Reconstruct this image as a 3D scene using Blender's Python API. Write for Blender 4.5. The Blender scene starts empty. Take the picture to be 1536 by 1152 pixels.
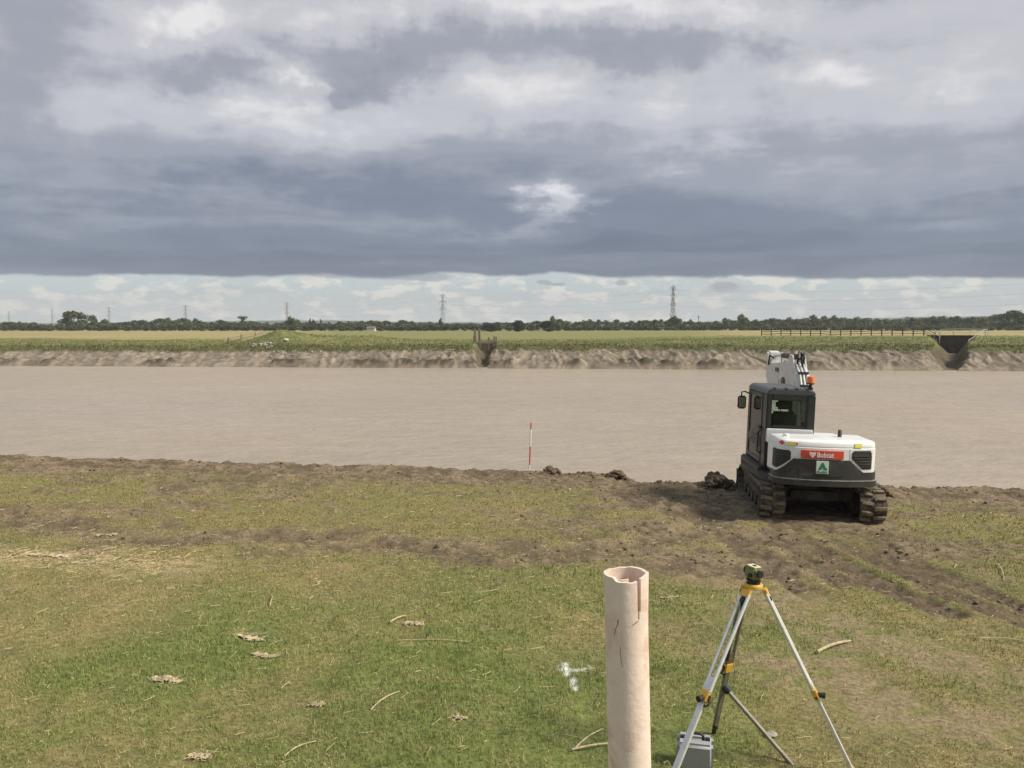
import bpy, bmesh, math, random
import numpy as np
from mathutils import Vector, Matrix

R = math.radians
random.seed(7)
rng = np.random.default_rng(11)
scene = bpy.context.scene
C = scene.collection

# ------------------------------------------------------------------ camera
F = 1205.0            # focal length in photograph pixels (1536 wide)
HY = 490.0            # row of the horizon
CAMZ = 3.6
PITCH = math.atan((576 - HY) / F)
cam_d = bpy.data.cameras.new('camera')
cam = bpy.data.objects.new('camera', cam_d)
C.objects.link(cam)
cam.location = (0, 0, CAMZ)
cam.rotation_euler = (math.pi / 2 - PITCH, 0, 0)
cam_d.sensor_width = 36
cam_d.lens = F / 1536 * 36
cam_d.clip_start = 0.05
cam_d.clip_end = 30000
scene.camera = cam


def ray(px, py):
    """world direction through a photograph pixel, with y component 1"""
    a = (px - 768) / F
    b = (576 - py) / F
    y = math.cos(PITCH) + b * math.sin(PITCH)
    z = -math.sin(PITCH) + b * math.cos(PITCH)
    return a / y, z / y


def at(px, py, Y):
    a, e = ray(px, py)
    return Vector((a * Y, Y, CAMZ + e * Y))


# ------------------------------------------------------------------ world, sun, exposure
EXPO = 1.38
SUN_EL, SUN_AZ = 43, 104        # azimuth clockwise from +Y (the view direction)
scene.view_settings.view_transform = 'Standard'
scene.view_settings.look = 'None'
scene.view_settings.exposure = EXPO
scene.view_settings.gamma = 1
scene.view_settings.use_curve_mapping = False
scene.cycles.use_denoising = True
scene.cycles.max_bounces = 6
scene.cycles.transparent_max_bounces = 12
scene.cycles.volume_bounces = 0
scene.render.filter_size = 1.6

world = bpy.data.worlds.new('World')
scene.world = world
world.use_nodes = True
NT = world.node_tree
NT.nodes.clear()


class V:
    """a float socket with arithmetic"""
    tree = None

    def __init__(self, s): self.s = s

    @staticmethod
    def op(kind, *args, clamp=False):
        n = V.tree.nodes.new('ShaderNodeMath')
        n.operation = kind
        n.use_clamp = clamp
        for i, a in enumerate(args):
            if isinstance(a, V): V.tree.links.new(a.s, n.inputs[i])
            else: n.inputs[i].default_value = a
        return V(n.outputs[0])

    def __add__(s, o): return V.op('ADD', s, o)
    __radd__ = __add__
    def __sub__(s, o): return V.op('SUBTRACT', s, o)
    def __rsub__(s, o): return V.op('SUBTRACT', o, s)
    def __mul__(s, o): return V.op('MULTIPLY', s, o)
    __rmul__ = __mul__
    def __truediv__(s, o): return V.op('DIVIDE', s, o)
    def max(s, o): return V.op('MAXIMUM', s, o)
    def min(s, o): return V.op('MINIMUM', s, o)
    def clamp(s): return V.op('ADD', s, 0.0, clamp=True)

    def step(s, lo, hi, a=0.0, b=1.0):
        n = V.tree.nodes.new('ShaderNodeMapRange')
        n.interpolation_type = 'SMOOTHSTEP'
        for i, v in enumerate((s, lo, hi, a, b)):
            if isinstance(v, V): V.tree.links.new(v.s, n.inputs[i])
            else: n.inputs[i].default_value = v
        return V(n.outputs[0])


def vec(x, y, z):
    n = V.tree.nodes.new('ShaderNodeCombineXYZ')
    for i, a in enumerate((x, y, z)):
        if isinstance(a, V): V.tree.links.new(a.s, n.inputs[i])
        else: n.inputs[i].default_value = a
    return n.outputs[0]


def noise(v, scale, detail=5, rough=0.55, dist=0.0):
    n = V.tree.nodes.new('ShaderNodeTexNoise')
    n.inputs['Scale'].default_value = scale
    n.inputs['Detail'].default_value = detail
    n.inputs['Roughness'].default_value = rough
    n.inputs['Distortion'].default_value = dist
    V.tree.links.new(v, n.inputs['Vector'])
    return n


def mixc(f, a, b):
    n = V.tree.nodes.new('ShaderNodeMix')
    n.data_type = 'RGBA'
    if isinstance(f, V): V.tree.links.new(f.s, n.inputs[0])
    else: n.inputs[0].default_value = f
    for sock, v in ((n.inputs[6], a), (n.inputs[7], b)):
        if isinstance(v, (tuple, list)): sock.default_value = (*v[:3], 1)
        else: V.tree.links.new(v, sock)
    return n.outputs[2]


def srgb(r, g, b):
    def f(c):
        c /= 255
        return c / 12.92 if c <= .04045 else ((c + .055) / 1.055) ** 2.4
    return (f(r), f(g), f(b))


def build_sky():
    V.tree = NT
    BG = 0.1
    K = 1.0 / BG / 2 ** EXPO

    def sky_col(r, g, b):
        return tuple(c * K for c in srgb(r, g, b))
    tc = NT.nodes.new('ShaderNodeTexCoord')
    sp = NT.nodes.new('ShaderNodeSeparateXYZ')
    NT.links.new(tc.outputs['Generated'], sp.inputs[0])
    x, y, z = (V(sp.outputs[i]) for i in range(3))
    yy = y.max(0.08)
    front = y.step(0.1, 0.35)
    # clouds lie in flat decks, so they foreshorten towards the horizon
    w = V.op('LOGARITHM', z.max(0.0) + 0.05, 2.718)
    base_v = vec(x, y, w * 0.34)
    wn = noise(base_v, 3.6, 9, 0.66)
    ws = NT.nodes.new('ShaderNodeSeparateXYZ')
    NT.links.new(wn.outputs['Color'], ws.inputs[0])
    wx, wy = V(ws.outputs[0]) - 0.5, V(ws.outputs[1]) - 0.5
    a0, e0 = x / yy, z / yy
    soft = e0.step(0.06, 0.2, 0.25, 1.0)
    fn = noise(vec(x + 2.0, y, w * 0.6), 15.0, 7, 0.6)
    fsp = NT.nodes.new('ShaderNodeSeparateXYZ')
    NT.links.new(fn.outputs['Color'], fsp.inputs[0])
    fx_, fy_ = V(fsp.outputs[0]) - 0.5, V(fsp.outputs[1]) - 0.5
    a = a0 + wx * 0.32 * soft + fx_ * 0.13
    e = e0 + wy * 0.18 * soft + fy_ * 0.055
    blobs = [  # px, py, rx, ry (photograph pixels), brightness: thin places (+) and thick places (-) of the deck
        (275, 22, 48, 34, .26), (215, 55, 60, 40, .06), (320, 158, 190, 26, .20), (470, 175, 120, 30, .10),
        (560, 190, 170, 30, .12), (700, 138, 110, 30, .13), (850, 165, 180, 34, .15), (1000, 130, 130, 30, .12),
        (1228, 98, 70, 26, .22), (1130, 90, 120, 40, .14), (1430, 70, 190, 110, .10), (1310, 150, 160, 60, .10),
        (830, 294, 36, 18, .55), (805, 318, 30, 16, .30), (770, 335, 40, 8, .16), (985, 246, 40, 18, .20), (1092, 234, 44, 18, .20),
        (700, 346, 80, 9, .16), (760, 352, 60, 10, .12), (1460, 345, 110, 20, .10), (1250, 312, 60, 12, .08),
        (50, 325, 60, 34, .14), (90, 355, 120, 10, .10), (640, 8, 330, 26, .22), (1080, 4, 250, 26, .18), (480, 105, 34, 20, .14),
        (360, 92, 110, 34, -.20), (590, 105, 80, 40, -.22), (930, 80, 130, 34, -.24), (1100, 50, 110, 22, -.14), (700, 65, 120, 26, -.12),
        (800, 230, 90, 26, -.08), (360, 275, 260, 26, -.14), (640, 300, 150, 18, -.10), (1050, 350, 330, 44, -.10), (30, 190, 80, 150, -.16), (40, 20, 90, 60, -.14), (420, 82, 26, 12, .18), (452, 104, 26, 12, .18), (486, 122, 22, 12, .20), (395, 62, 30, 12, .12), (540, 130, 60, 26, -.12),
        (1330, 250, 200, 50, -.04),
    ]
    ae = vec(a, e, 0.0)

    def blob(v, ba, be, rx, ry, amt, acc):
        m_ = NT.nodes.new('ShaderNodeVectorMath')
        m_.operation = 'MULTIPLY_ADD'
        m_.inputs[1].default_value = (F / rx, F / ry, 0)
        m_.inputs[2].default_value = (-ba * F / rx, -be * F / ry, 0)
        NT.links.new(v, m_.inputs[0])
        d_ = NT.nodes.new('ShaderNodeVectorMath')
        d_.operation = 'DOT_PRODUCT'
        NT.links.new(m_.outputs[0], d_.inputs[0])
        NT.links.new(m_.outputs[0], d_.inputs[1])
        g_ = V.op('POWER', 0.449, V(d_.outputs['Value']))
        return V.op('MULTIPLY_ADD', g_, amt, acc if acc is not None else 0.0)

    s = None
    for (px, py, rx, ry, amt) in blobs:
        ba, be = ray(px, py)
        s = blob(ae, ba, be, rx, ry, amt, s)
    n1 = V(noise(base_v, 4.6, 10, 0.6, 0.25).outputs[0]) - 0.5
    n2 = V(noise(vec(x, y + 3.0, w * 0.5), 13.0, 9, 0.62, 0.2).outputs[0]) - 0.5
    bil = V.op('ABSOLUTE', V(noise(vec(x + 5.0, y, w * 0.36), 8.0, 9, 0.58, 0.5).outputs[0]) - 0.5)
    lay = V(noise(vec(x - 4.0, y + 1.0, w * 0.40), 4.2, 11, 0.60, 0.15).outputs[0]).step(0.485, 0.555)
    height = e0.step(0.05, 0.30, -0.22, 0.12) * front + (1.0 - front) * 0.04
    up = e0.step(0.08, 0.2, 0.35, 1.0)
    skew = vec(x * 0.75 + z * 0.9, y * 0.75, w * 1.1 - x * 0.12)
    n3 = V(noise(skew, 6.0, 8, 0.6, 0.15).outputs[0]) - 0.5
    low_dark = e0.step(0.06, 0.18, -0.19, 0.0) * front
    bright = s * front * 0.95 + n1 * 0.30 + n2 * 0.16 + n3 * 0.58 + (0.1 - bil) * 0.30 * up + (0.5 - lay) * 0.06 * up + height + low_dark + 0.51
    # dark -> bright cloud colours
    ramp = NT.nodes.new('ShaderNodeValToRGB')
    cr = ramp.color_ramp
    cr.interpolation = 'EASE'
    stops = [(0.0, (96, 109, 131)), (0.25, (121, 132, 151)), (0.5, (157, 163, 176)), (0.75, (195, 198, 206)), (1.0, (232, 232, 234))]
    while len(cr.elements) < len(stops): cr.elements.new(0.5)
    for el, (p, c) in zip(cr.elements, stops):
        el.position = p
        el.color = (*srgb(*c), 1)
    NT.links.new(bright.clamp().s, ramp.inputs[0])
    deck = NT.nodes.new('ShaderNodeVectorMath')
    deck.operation = 'SCALE'
    deck.inputs['Scale'].default_value = K
    warm = mixc(e0.step(0.1, 0.36) * front, (0.97, 1.0, 1.03), (1.02, 1.0, 0.995))
    tint = NT.nodes.new('ShaderNodeVectorMath')
    tint.operation = 'MULTIPLY'
    NT.links.new(ramp.outputs[0], tint.inputs[0])
    NT.links.new(warm, tint.inputs[1])
    NT.links.new(tint.outputs[0], deck.inputs[0])
    # open air below the far edge of the deck
    sk = NT.nodes.new('ShaderNodeTexSky')
    sk.sky_type = 'NISHITA'
    sk.sun_disc = False
    sk.sun_elevation = R(SUN_EL)
    sk.sun_rotation = R(SUN_AZ)
    sk.air_density = 1.0
    sk.dust_density = 2.0
    clear = mixc(0.72, sk.outputs[0], sky_col(174, 190, 199))
    low = mixc(e0.step(0.0, 0.06), sky_col(202, 209, 208), clear)
    cu = V(noise(vec(a0 * 1.0, 2.3, e0 * 2.4), 26, 6, 0.6, 0.1).outputs[0])
    cu2 = V(noise(vec(a0 * 0.5, 7.3, e0 * 4.0), 11, 4, 0.55).outputs[0])
    low = mixc(cu.step(0.50, 0.60) * 0.8, low, sky_col(242, 238, 226))
    low = mixc(cu2.step(0.5, 0.72) * 0.55 * e0.step(0.015, 0.05), low, sky_col(176, 182, 190))
    sc = None
    ae2 = vec(a0 + wx * 0.05, e0 + wy * 0.035, 0.0)
    for (px, py, rx, ry) in ((815, 424, 9, 5), (836, 428, 12, 4), (930, 428, 11, 5), (1090, 432, 26, 8), (600, 413, 60, 6), (640, 416, 30, 7), (500, 412, 60, 6)):
        ba, be = ray(px, py)
        sc = blob(ae2, ba, be, rx, ry, 1.0, sc)
    low = mixc(sc.step(0.25, 0.8) * 0.75, low, sky_col(150, 156, 166))
    en = V(noise(vec(a0, 3.1, 0.0), 7, 5, 0.55).outputs[0]) - 0.5
    edge = e0 - en * 0.022 - wy * 0.016 + a0 * 0.004
    m = edge.step(0.0600, 0.0655)
    col = mixc(m, low, deck.outputs[0])
    bg = NT.nodes.new('ShaderNodeBackground')
    bg.inputs['Strength'].default_value = BG
    NT.links.new(col, bg.inputs['Color'])
    out = NT.nodes.new('ShaderNodeOutputWorld')
    NT.links.new(bg.outputs[0], out.inputs['Surface'])


build_sky()

sun_d = bpy.data.lights.new('sun', 'SUN')
sun_d.energy = 2.0
sun_d.angle = R(15)
sun_d.color = (1.0, 0.92, 0.78)
sun = bpy.data.objects.new('sun', sun_d)
C.objects.link(sun)
sun.location = (40, -15, 60)
sd = Vector((math.sin(R(SUN_AZ)) * math.cos(R(SUN_EL)), math.cos(R(SUN_AZ)) * math.cos(R(SUN_EL)), math.sin(R(SUN_EL))))
sun.rotation_euler = sd.to_track_quat('Z', 'Y').to_euler()

# ------------------------------------------------------------------ helpers


def tag(o, label=None, cat=None, group=None, kind=None):
    if label: o['label'] = label
    if cat: o['category'] = cat
    if group: o['group'] = group
    if kind: o['kind'] = kind
    return o


def thing(name, label, cat, loc=(0, 0, 0), rot=(0, 0, 0), group=None):
    o = bpy.data.objects.new(name, None)
    o.empty_display_size = 0.2
    C.objects.link(o)
    o.location = loc
    o.rotation_euler = rot
    return tag(o, label, cat, group)


def copy_tree(o, parent=None):
    c = o.copy()
    C.objects.link(c)
    c.parent = parent
    for ch in [k for k in bpy.data.objects if k.parent == o] if parent is None or o.children else []:
        copy_tree(ch, c)
    return c


MATS = {}


def material(name, col, rough=0.7, metal=0.0, spec=0.5, var=0.12, vscale=8.0, bump=0.0, bscale=40.0, dirt=None, dirt_amt=0.0, dscale=3.0, attr=None, emit=None, coat=0.0):
    """a procedural Principled material: base colour with noise variation, optional dirt and bump"""
    m = bpy.data.materials.new(name)
    m.use_nodes = True
    nt = m.node_tree
    V.tree = nt
    p = nt.nodes['Principled BSDF']
    p.inputs['Roughness'].default_value = rough
    p.inputs['Metallic'].default_value = metal
    p.inputs['Specular IOR Level'].default_value = spec
    p.inputs['Coat Weight'].default_value = coat
    tc = nt.nodes.new('ShaderNodeTexCoord')
    ov = tc.outputs['Object']
    if attr:
        an = nt.nodes.new('ShaderNodeAttribute')
        an.attribute_name = attr
        c = an.outputs['Color']
    else:
        c = tuple(col)
    if var:
        f = V(noise(ov, vscale, 5, 0.6).outputs[0]).step(0.3, 0.7)
        dk = nt.nodes.new('ShaderNodeMix')
        dk.data_type = 'RGBA'
        dk.blend_type = 'MULTIPLY'
        dk.inputs[0].default_value = 1.0
        if isinstance(c, tuple): dk.inputs[6].default_value = (*c, 1)
        else: nt.links.new(c, dk.inputs[6])
        g = nt.nodes.new('ShaderNodeCombineColor')
        gv = f * (2 * var) + (1 - var)
        for i in range(3): nt.links.new(gv.s, g.inputs[i])
        nt.links.new(g.outputs[0], dk.inputs[7])
        c = dk.outputs[2]
    if dirt:
        f = V(noise(ov, dscale, 8, 0.65, 0.5).outputs[0]).step(0.62 - dirt_amt * 0.4, 0.78 - dirt_amt * 0.3) * min(1.0, 0.5 + dirt_amt * 0.5)
        c = mixc(f, c, dirt)
    if isinstance(c, tuple): p.inputs['Base Color'].default_value = (*c, 1)
    else: nt.links.new(c, p.inputs['Base Color'])
    if bump:
        b = nt.nodes.new('ShaderNodeBump')
        b.inputs['Strength'].default_value = bump
        b.inputs['Distance'].default_value = 0.02
        nt.links.new(noise(ov, bscale, 6, 0.6).outputs[0], b.inputs['Height'])
        nt.links.new(b.outputs[0], p.inputs['Normal'])
    if emit:
        p.inputs['Emission Color'].default_value = (*emit[0], 1)
        p.inputs['Emission Strength'].default_value = emit[1]
    MATS[name] = m
    return m


def glass_material(name, tint, amount):
    m = bpy.data.materials.new(name)
    m.use_nodes = True
    nt = m.node_tree
    nt.nodes.clear()
    t = nt.nodes.new('ShaderNodeBsdfTransparent')
    t.inputs[0].default_value = (*tint, 1)
    g = nt.nodes.new('ShaderNodeBsdfGlossy')
    g.inputs['Roughness'].default_value = 0.03
    fr = nt.nodes.new('ShaderNodeFresnel')
    fr.inputs[0].default_value = amount
    mx = nt.nodes.new('ShaderNodeMixShader')
    nt.links.new(fr.outputs[0], mx.inputs[0])
    nt.links.new(t.outputs[0], mx.inputs[1])
    nt.links.new(g.outputs[0], mx.inputs[2])
    o = nt.nodes.new('ShaderNodeOutputMaterial')
    nt.links.new(mx.outputs[0], o.inputs[0])
    MATS[name] = m
    return m


MUD_D = (0.100, 0.070, 0.040)
MUD_L = (0.23, 0.175, 0.105)
material('white_paint', (0.78, 0.78, 0.76), 0.35, spec=0.5, var=0.03, dirt=(0.36, 0.30, 0.22), dirt_amt=0.12, dscale=6, coat=0.2)
material('boom_paint', (0.62, 0.62, 0.59), 0.42, var=0.05, dirt=(0.32, 0.27, 0.19), dirt_amt=0.3, dscale=5)
material('charcoal', (0.036, 0.034, 0.031), 0.55, var=0.15, dirt=(0.16, 0.125, 0.085), dirt_amt=0.25, dscale=3, bump=0.1)
material('cab_black', (0.020, 0.020, 0.019), 0.42, var=0.1, dirt=(0.12, 0.10, 0.075), dirt_amt=0.12, dscale=3)
material('roof_grey', (0.060, 0.062, 0.064), 0.45, var=0.12)
material('highlight_grey', (0.30, 0.29, 0.27), 0.3, spec=0.6, var=0.2)  # pale grey for the painted highlight on the counterweight lip
material('grille', (0.028, 0.028, 0.028), 0.6, var=0.1)
material('rubber', (0.035, 0.032, 0.028), 0.85, var=0.2, dirt=(0.17, 0.13, 0.08), dirt_amt=0.55, dscale=5, bump=0.4)
material('lug_rubber', (0.055, 0.048, 0.040), 0.85, var=0.25, dirt=(0.26, 0.205, 0.135), dirt_amt=0.75, dscale=4, bump=0.4)
material('steel_dark', (0.06, 0.052, 0.043), 0.6, metal=0.3, var=0.2, dirt=(0.16, 0.12, 0.08), dirt_amt=0.5)
material('chrome', (0.6, 0.6, 0.6), 0.2, metal=1.0, var=0.03)
material('red_plate', (0.62, 0.085, 0.045), 0.4, var=0.04)
material('white_print', (0.82, 0.82, 0.80), 0.5, var=0.02)
material('pale_sticker', (0.62, 0.72, 0.64), 0.5, var=0.03)
material('green_print', (0.03, 0.20, 0.09), 0.5, var=0.03)
material('yellow_sticker', (0.72, 0.62, 0.10), 0.5, var=0.15, vscale=40)
material('red_sticker', (0.55, 0.09, 0.08), 0.5, var=0.05)
material('beacon_orange', (0.85, 0.19, 0.04), 0.25, var=0.05, emit=None)
material('seat_cloth', (0.022, 0.026, 0.025), 0.9, var=0.2)
material('hose', (0.02, 0.02, 0.02), 0.5, var=0.1)
glass_material('cab_glass', (0.84, 0.90, 0.86), 1.28)
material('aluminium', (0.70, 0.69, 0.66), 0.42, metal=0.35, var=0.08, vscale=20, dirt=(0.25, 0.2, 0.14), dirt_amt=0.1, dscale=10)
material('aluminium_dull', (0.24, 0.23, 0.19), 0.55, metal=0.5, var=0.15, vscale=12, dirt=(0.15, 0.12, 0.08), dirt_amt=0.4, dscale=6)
material('tripod_yellow', (0.66, 0.40, 0.06), 0.45, var=0.08)
material('level_green', (0.22, 0.21, 0.10), 0.45, var=0.08)
material('level_cream', (0.72, 0.68, 0.42), 0.4, var=0.04)
material('black_plastic', (0.02, 0.019, 0.018), 0.5, var=0.1)
material('case_grey', (0.33, 0.33, 0.345), 0.5, var=0.06, bump=0.1, bscale=120, dirt=(0.22, 0.18, 0.12), dirt_amt=0.15, dscale=8)
material('pipe_pink', (0.80, 0.66, 0.56), 0.5, var=0.06, vscale=9, dirt=(0.55, 0.37, 0.25), dirt_amt=0.42, dscale=9, bump=0.12, bscale=60)
material('pipe_crack', (0.10, 0.055, 0.03), 0.9, var=0.2)
material('rod_red', (0.55, 0.10, 0.06), 0.5, var=0.05)
material('rod_white', (0.78, 0.77, 0.74), 0.5, var=0.05)
material('dry_stick', (0.46, 0.38, 0.24), 0.8, var=0.25, vscale=20)
material('straw_mat', (0.5, 0.4, 0.2), 0.85, var=0, attr='Col')
material('grass_mat', (0.1, 0.12, 0.03), 0.75, spec=0.2, var=0, attr='Col')
material('clod_mat', MUD_D, 0.8, var=0.35, vscale=6, bump=0.6, bscale=30)
material('concrete_dark', (0.085, 0.068, 0.046), 0.9, var=0.25, vscale=1.5, bump=0.3, bscale=6)
material('timber_grey', (0.22, 0.185, 0.14), 0.9, var=0.25, vscale=4)
material('timber_dark', (0.105, 0.086, 0.062), 0.9, var=0.25, vscale=2)
material('rail_white', (0.44, 0.42, 0.36), 0.6, var=0.1)
material('stone_pale', (0.34, 0.31, 0.25), 0.9, var=0.2, vscale=2)
material('pylon_steel', (0.26, 0.27, 0.28), 0.6, metal=0.3, var=0.1, vscale=0.3)
material('bark', (0.07, 0.055, 0.04), 0.9, var=0.3, vscale=2)
for nm, c in (('leaf_a', (0.099, 0.121, 0.047)), ('leaf_b', (0.083, 0.105, 0.045)), ('leaf_c', (0.118, 0.134, 0.056)), ('leaf_d', (0.081, 0.096, 0.045))):
    material(nm, c, 0.8, spec=0.15, var=0.35, vscale=0.6)
material('leaf_e', (0.050, 0.062, 0.032), 0.8, spec=0.15, var=0.35, vscale=0.6)
material('hill_mat', (0.055, 0.07, 0.045), 0.95, var=0.4, vscale=0.01)
material('house_wall', (0.55, 0.50, 0.44), 0.9, var=0.1)
material('house_roof', (0.14, 0.13, 0.12), 0.9, var=0.15)


class MB:
    """collects shapes; build() links them as one mesh object"""

    def __init__(self, M=None):
        self.v, self.f, self.M = [], [], M

    def _add(self, vs, fs, M=None):
        n = len(self.v)
        for p in vs:
            p = Vector(p)
            if M is not None: p = M @ p
            if self.M is not None: p = self.M @ p
            self.v.append(p)
        self.f += [tuple(i + n for i in f) for f in fs]
        return self

    def box(self, x0, x1, y0, y1, z0, z1, M=None):
        vs = [(x0, y0, z0), (x1, y0, z0), (x1, y1, z0), (x0, y1, z0), (x0, y0, z1), (x1, y0, z1), (x1, y1, z1), (x0, y1, z1)]
        return self._add(vs, [(0, 3, 2, 1), (4, 5, 6, 7), (0, 1, 5, 4), (1, 2, 6, 5), (2, 3, 7, 6), (3, 0, 4, 7)], M)

    def tube(self, pts, r, n=10, cap=True):
        pts = [Vector(p) for p in pts]
        rs = r if isinstance(r, (list, tuple)) else [r] * len(pts)
        vs, fs = [], []
        up = None
        for i, p in enumerate(pts):
            d = (pts[min(i + 1, len(pts) - 1)] - pts[max(i - 1, 0)]).normalized()
            if up is None:
                up = Vector((0, 0, 1)) if abs(d.z) < 0.9 else Vector((1, 0, 0))
            s = d.cross(up).normalized()
            up = s.cross(d).normalized()
            for k in range(n):
                t = 2 * math.pi * k / n
                vs.append(p + (s * math.cos(t) + up * math.sin(t)) * rs[i])
        for i in range(len(pts) - 1):
            for k in range(n):
                a, b = i * n + k, i * n + (k + 1) % n
                fs.append((a, b, b + n, a + n))
        if cap:
            fs.append(tuple(reversed(range(n))))
            fs.append(tuple(range((len(pts) - 1) * n, len(pts) * n)))
        return self._add(vs, fs)

    def bar(self, p, q, w, h, up=(0, 0, 1)):
        """rectangular bar from p to q; w along side, h along up"""
        p, q = Vector(p), Vector(q)
        d = (q - p).normalized()
        u = Vector(up)
        if abs(d.dot(u)) > 0.98: u = Vector((1, 0, 0))
        s = d.cross(u).normalized()
        u = s.cross(d).normalized()
        vs = [c + s * (a * w / 2) + u * (b * h / 2) for c in (p, q) for a, b in ((-1, -1), (1, -1), (1, 1), (-1, 1))]
        return self._add(vs, [(0, 1, 2, 3), (7, 6, 5, 4), (0, 4, 5, 1), (1, 5, 6, 2), (2, 6, 7, 3), (3, 7, 4, 0)])

    def prism(self, poly, axis, a0, a1, M=None):
        """extrude a 2-D polygon along an axis ('x': poly is y,z; 'y': x,z; 'z': x,y)"""
        def put(p, a):
            return {'x': (a, p[0], p[1]), 'y': (p[0], a, p[1]), 'z': (p[0], p[1], a)}[axis]
        n = len(poly)
        vs = [put(p, a0) for p in poly] + [put(p, a1) for p in poly]
        fs = [tuple(range(n)), tuple(reversed(range(n, 2 * n)))]
        fs += [(i, n + i, n + (i + 1) % n, (i + 1) % n) for i in range(n)]
        return self._add(vs, fs, M)

    def lathe(self, prof, c=(0, 0, 0), n=16, axis='z'):
        vs, fs = [], []
        for (r, h) in prof:
            for k in range(n):
                t = 2 * math.pi * k / n
                q = (r * math.cos(t), r * math.sin(t), h)
                if axis == 'x': q = (q[2], q[0], q[1])
                if axis == 'y': q = (q[0], q[2], q[1])
                vs.append((q[0] + c[0], q[1] + c[1], q[2] + c[2]))
        for i in range(len(prof) - 1):
            for k in range(n):
                a, b = i * n + k, i * n + (k + 1) % n
                fs.append((a, b, b + n, a + n))
        fs.append(tuple(reversed(range(n))))
        fs.append(tuple(range((len(prof) - 1) * n, len(prof) * n)))
        return self._add(vs, fs)

    def mesh(self, name, mat, bevel=0.0, smooth=True, seg=2):
        me = bpy.data.meshes.new(name)
        me.from_pydata([tuple(p) for p in self.v], [], self.f)
        bm = bmesh.new()
        bm.from_mesh(me)
        bmesh.ops.recalc_face_normals(bm, faces=bm.faces)
        if bevel:
            es = [e for e in bm.edges if len(e.link_faces) == 2 and e.calc_face_angle(0) > 0.5]
            bmesh.ops.bevel(bm, geom=es, offset=bevel, segments=seg, affect='EDGES', clamp_overlap=True)
        bm.to_mesh(me)
        bm.free()
        if smooth:
            me.polygons.foreach_set('use_smooth', [True] * len(me.polygons))
            me.set_sharp_from_angle(angle=R(38))
        me.materials.append(MATS[mat] if isinstance(mat, str) else mat)
        return me

    def build(self, name, mat, parent=None, bevel=0.0, smooth=True, seg=2):
        o = bpy.data.objects.new(name, self.mesh(name, mat, bevel, smooth, seg))
        C.objects.link(o)
        o.parent = parent
        return o


def np_mesh(name, verts, faces, mat, cols=None, smooth=False):
    """fast mesh from numpy arrays (faces all the same size)"""
    me = bpy.data.meshes.new(name)
    nv, nf, k = len(verts), len(faces), faces.shape[1]
    me.vertices.add(nv)
    me.vertices.foreach_set('co', np.ascontiguousarray(verts, dtype=np.float32).ravel())
    me.loops.add(nf * k)
    me.loops.foreach_set('vertex_index', np.ascontiguousarray(faces, dtype=np.int32).ravel())
    me.polygons.add(nf)
    me.polygons.foreach_set('loop_start', np.arange(0, nf * k, k, dtype=np.int32))
    me.polygons.foreach_set('use_smooth', np.full(nf, smooth))
    me.update(calc_edges=True)
    if cols is not None:
        at_ = me.attributes.new('Col', 'FLOAT_COLOR', 'POINT')
        c4 = np.ones((nv, 4), np.float32)
        c4[:, :3] = cols
        at_.data.foreach_set('color', c4.ravel())
    me.materials.append(MATS[mat] if isinstance(mat, str) else mat)
    o = bpy.data.objects.new(name, me)
    C.objects.link(o)
    return o


# numpy noise ------------------------------------------------------------


def _hash(ix, iy, seed):
    h = (ix.astype(np.int64) * 374761393 + iy.astype(np.int64) * 668265263 + seed * 2246822519) & 0xFFFFFFFF
    h = ((h ^ (h >> 13)) * 1274126177) & 0xFFFFFFFF
    h = h ^ (h >> 16)
    return (h & 0xFFFFFF).astype(np.float64) / 0xFFFFFF


def vnoise(x, y, seed=0):
    ix, iy = np.floor(x), np.floor(y)
    fx, fy = x - ix, y - iy
    fx, fy = fx * fx * fx * (fx * (fx * 6 - 15) + 10), fy * fy * fy * (fy * (fy * 6 - 15) + 10)
    a, b = _hash(ix, iy, seed), _hash(ix + 1, iy, seed)
    c, d = _hash(ix, iy + 1, seed), _hash(ix + 1, iy + 1, seed)
    return (a * (1 - fx) + b * fx) * (1 - fy) + (c * (1 - fx) + d * fx) * fy


def fbm(x, y, seed=0, oct=4, gain=0.5):
    t, amp, tot = 0.0, 1.0, 0.0
    for k in range(oct):
        t = t + amp * vnoise(x * 2 ** k + 17.3 * k, y * 2 ** k + 9.1 * k, seed + k)
        tot += amp
        amp *= gain
    return t / tot


def sstep(x, a, b):
    t = np.clip((x - a) / (b - a), 0, 1)
    return t * t * (3 - 2 * t)


def seg_dist(x, y, pts):
    """distance to a polyline, and the arc length of the nearest point"""
    best = np.full(np.shape(x), 1e9)
    arc = np.zeros(np.shape(x))
    run = 0.0
    for (x0, y0), (x1, y1) in zip(pts[:-1], pts[1:]):
        dx, dy = x1 - x0, y1 - y0
        L = math.hypot(dx, dy)
        t = np.clip(((x - x0) * dx + (y - y0) * dy) / (L * L), 0, 1)
        d = np.hypot(x - (x0 + t * dx), y - (y0 + t * dy))
        arc = np.where(d < best, run + t * L, arc)
        best = np.minimum(best, d)
        run += L
    return best, arc


# ------------------------------------------------------------------ near bank
EXX, EXY = 5.80, 16.1            # excavator's slewing centre


def base_h(X, Y):
    bank = 1.48 * (1 - sstep(Y, 0.2, 4.7))
    lean = 0.38 * (1 - np.clip((Y - 4.7) / 9.0, 0, 1)) * 1.0
    return 0.16 + bank + lean - 0.03 * X * sstep(Y, 3.5, 11)


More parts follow.
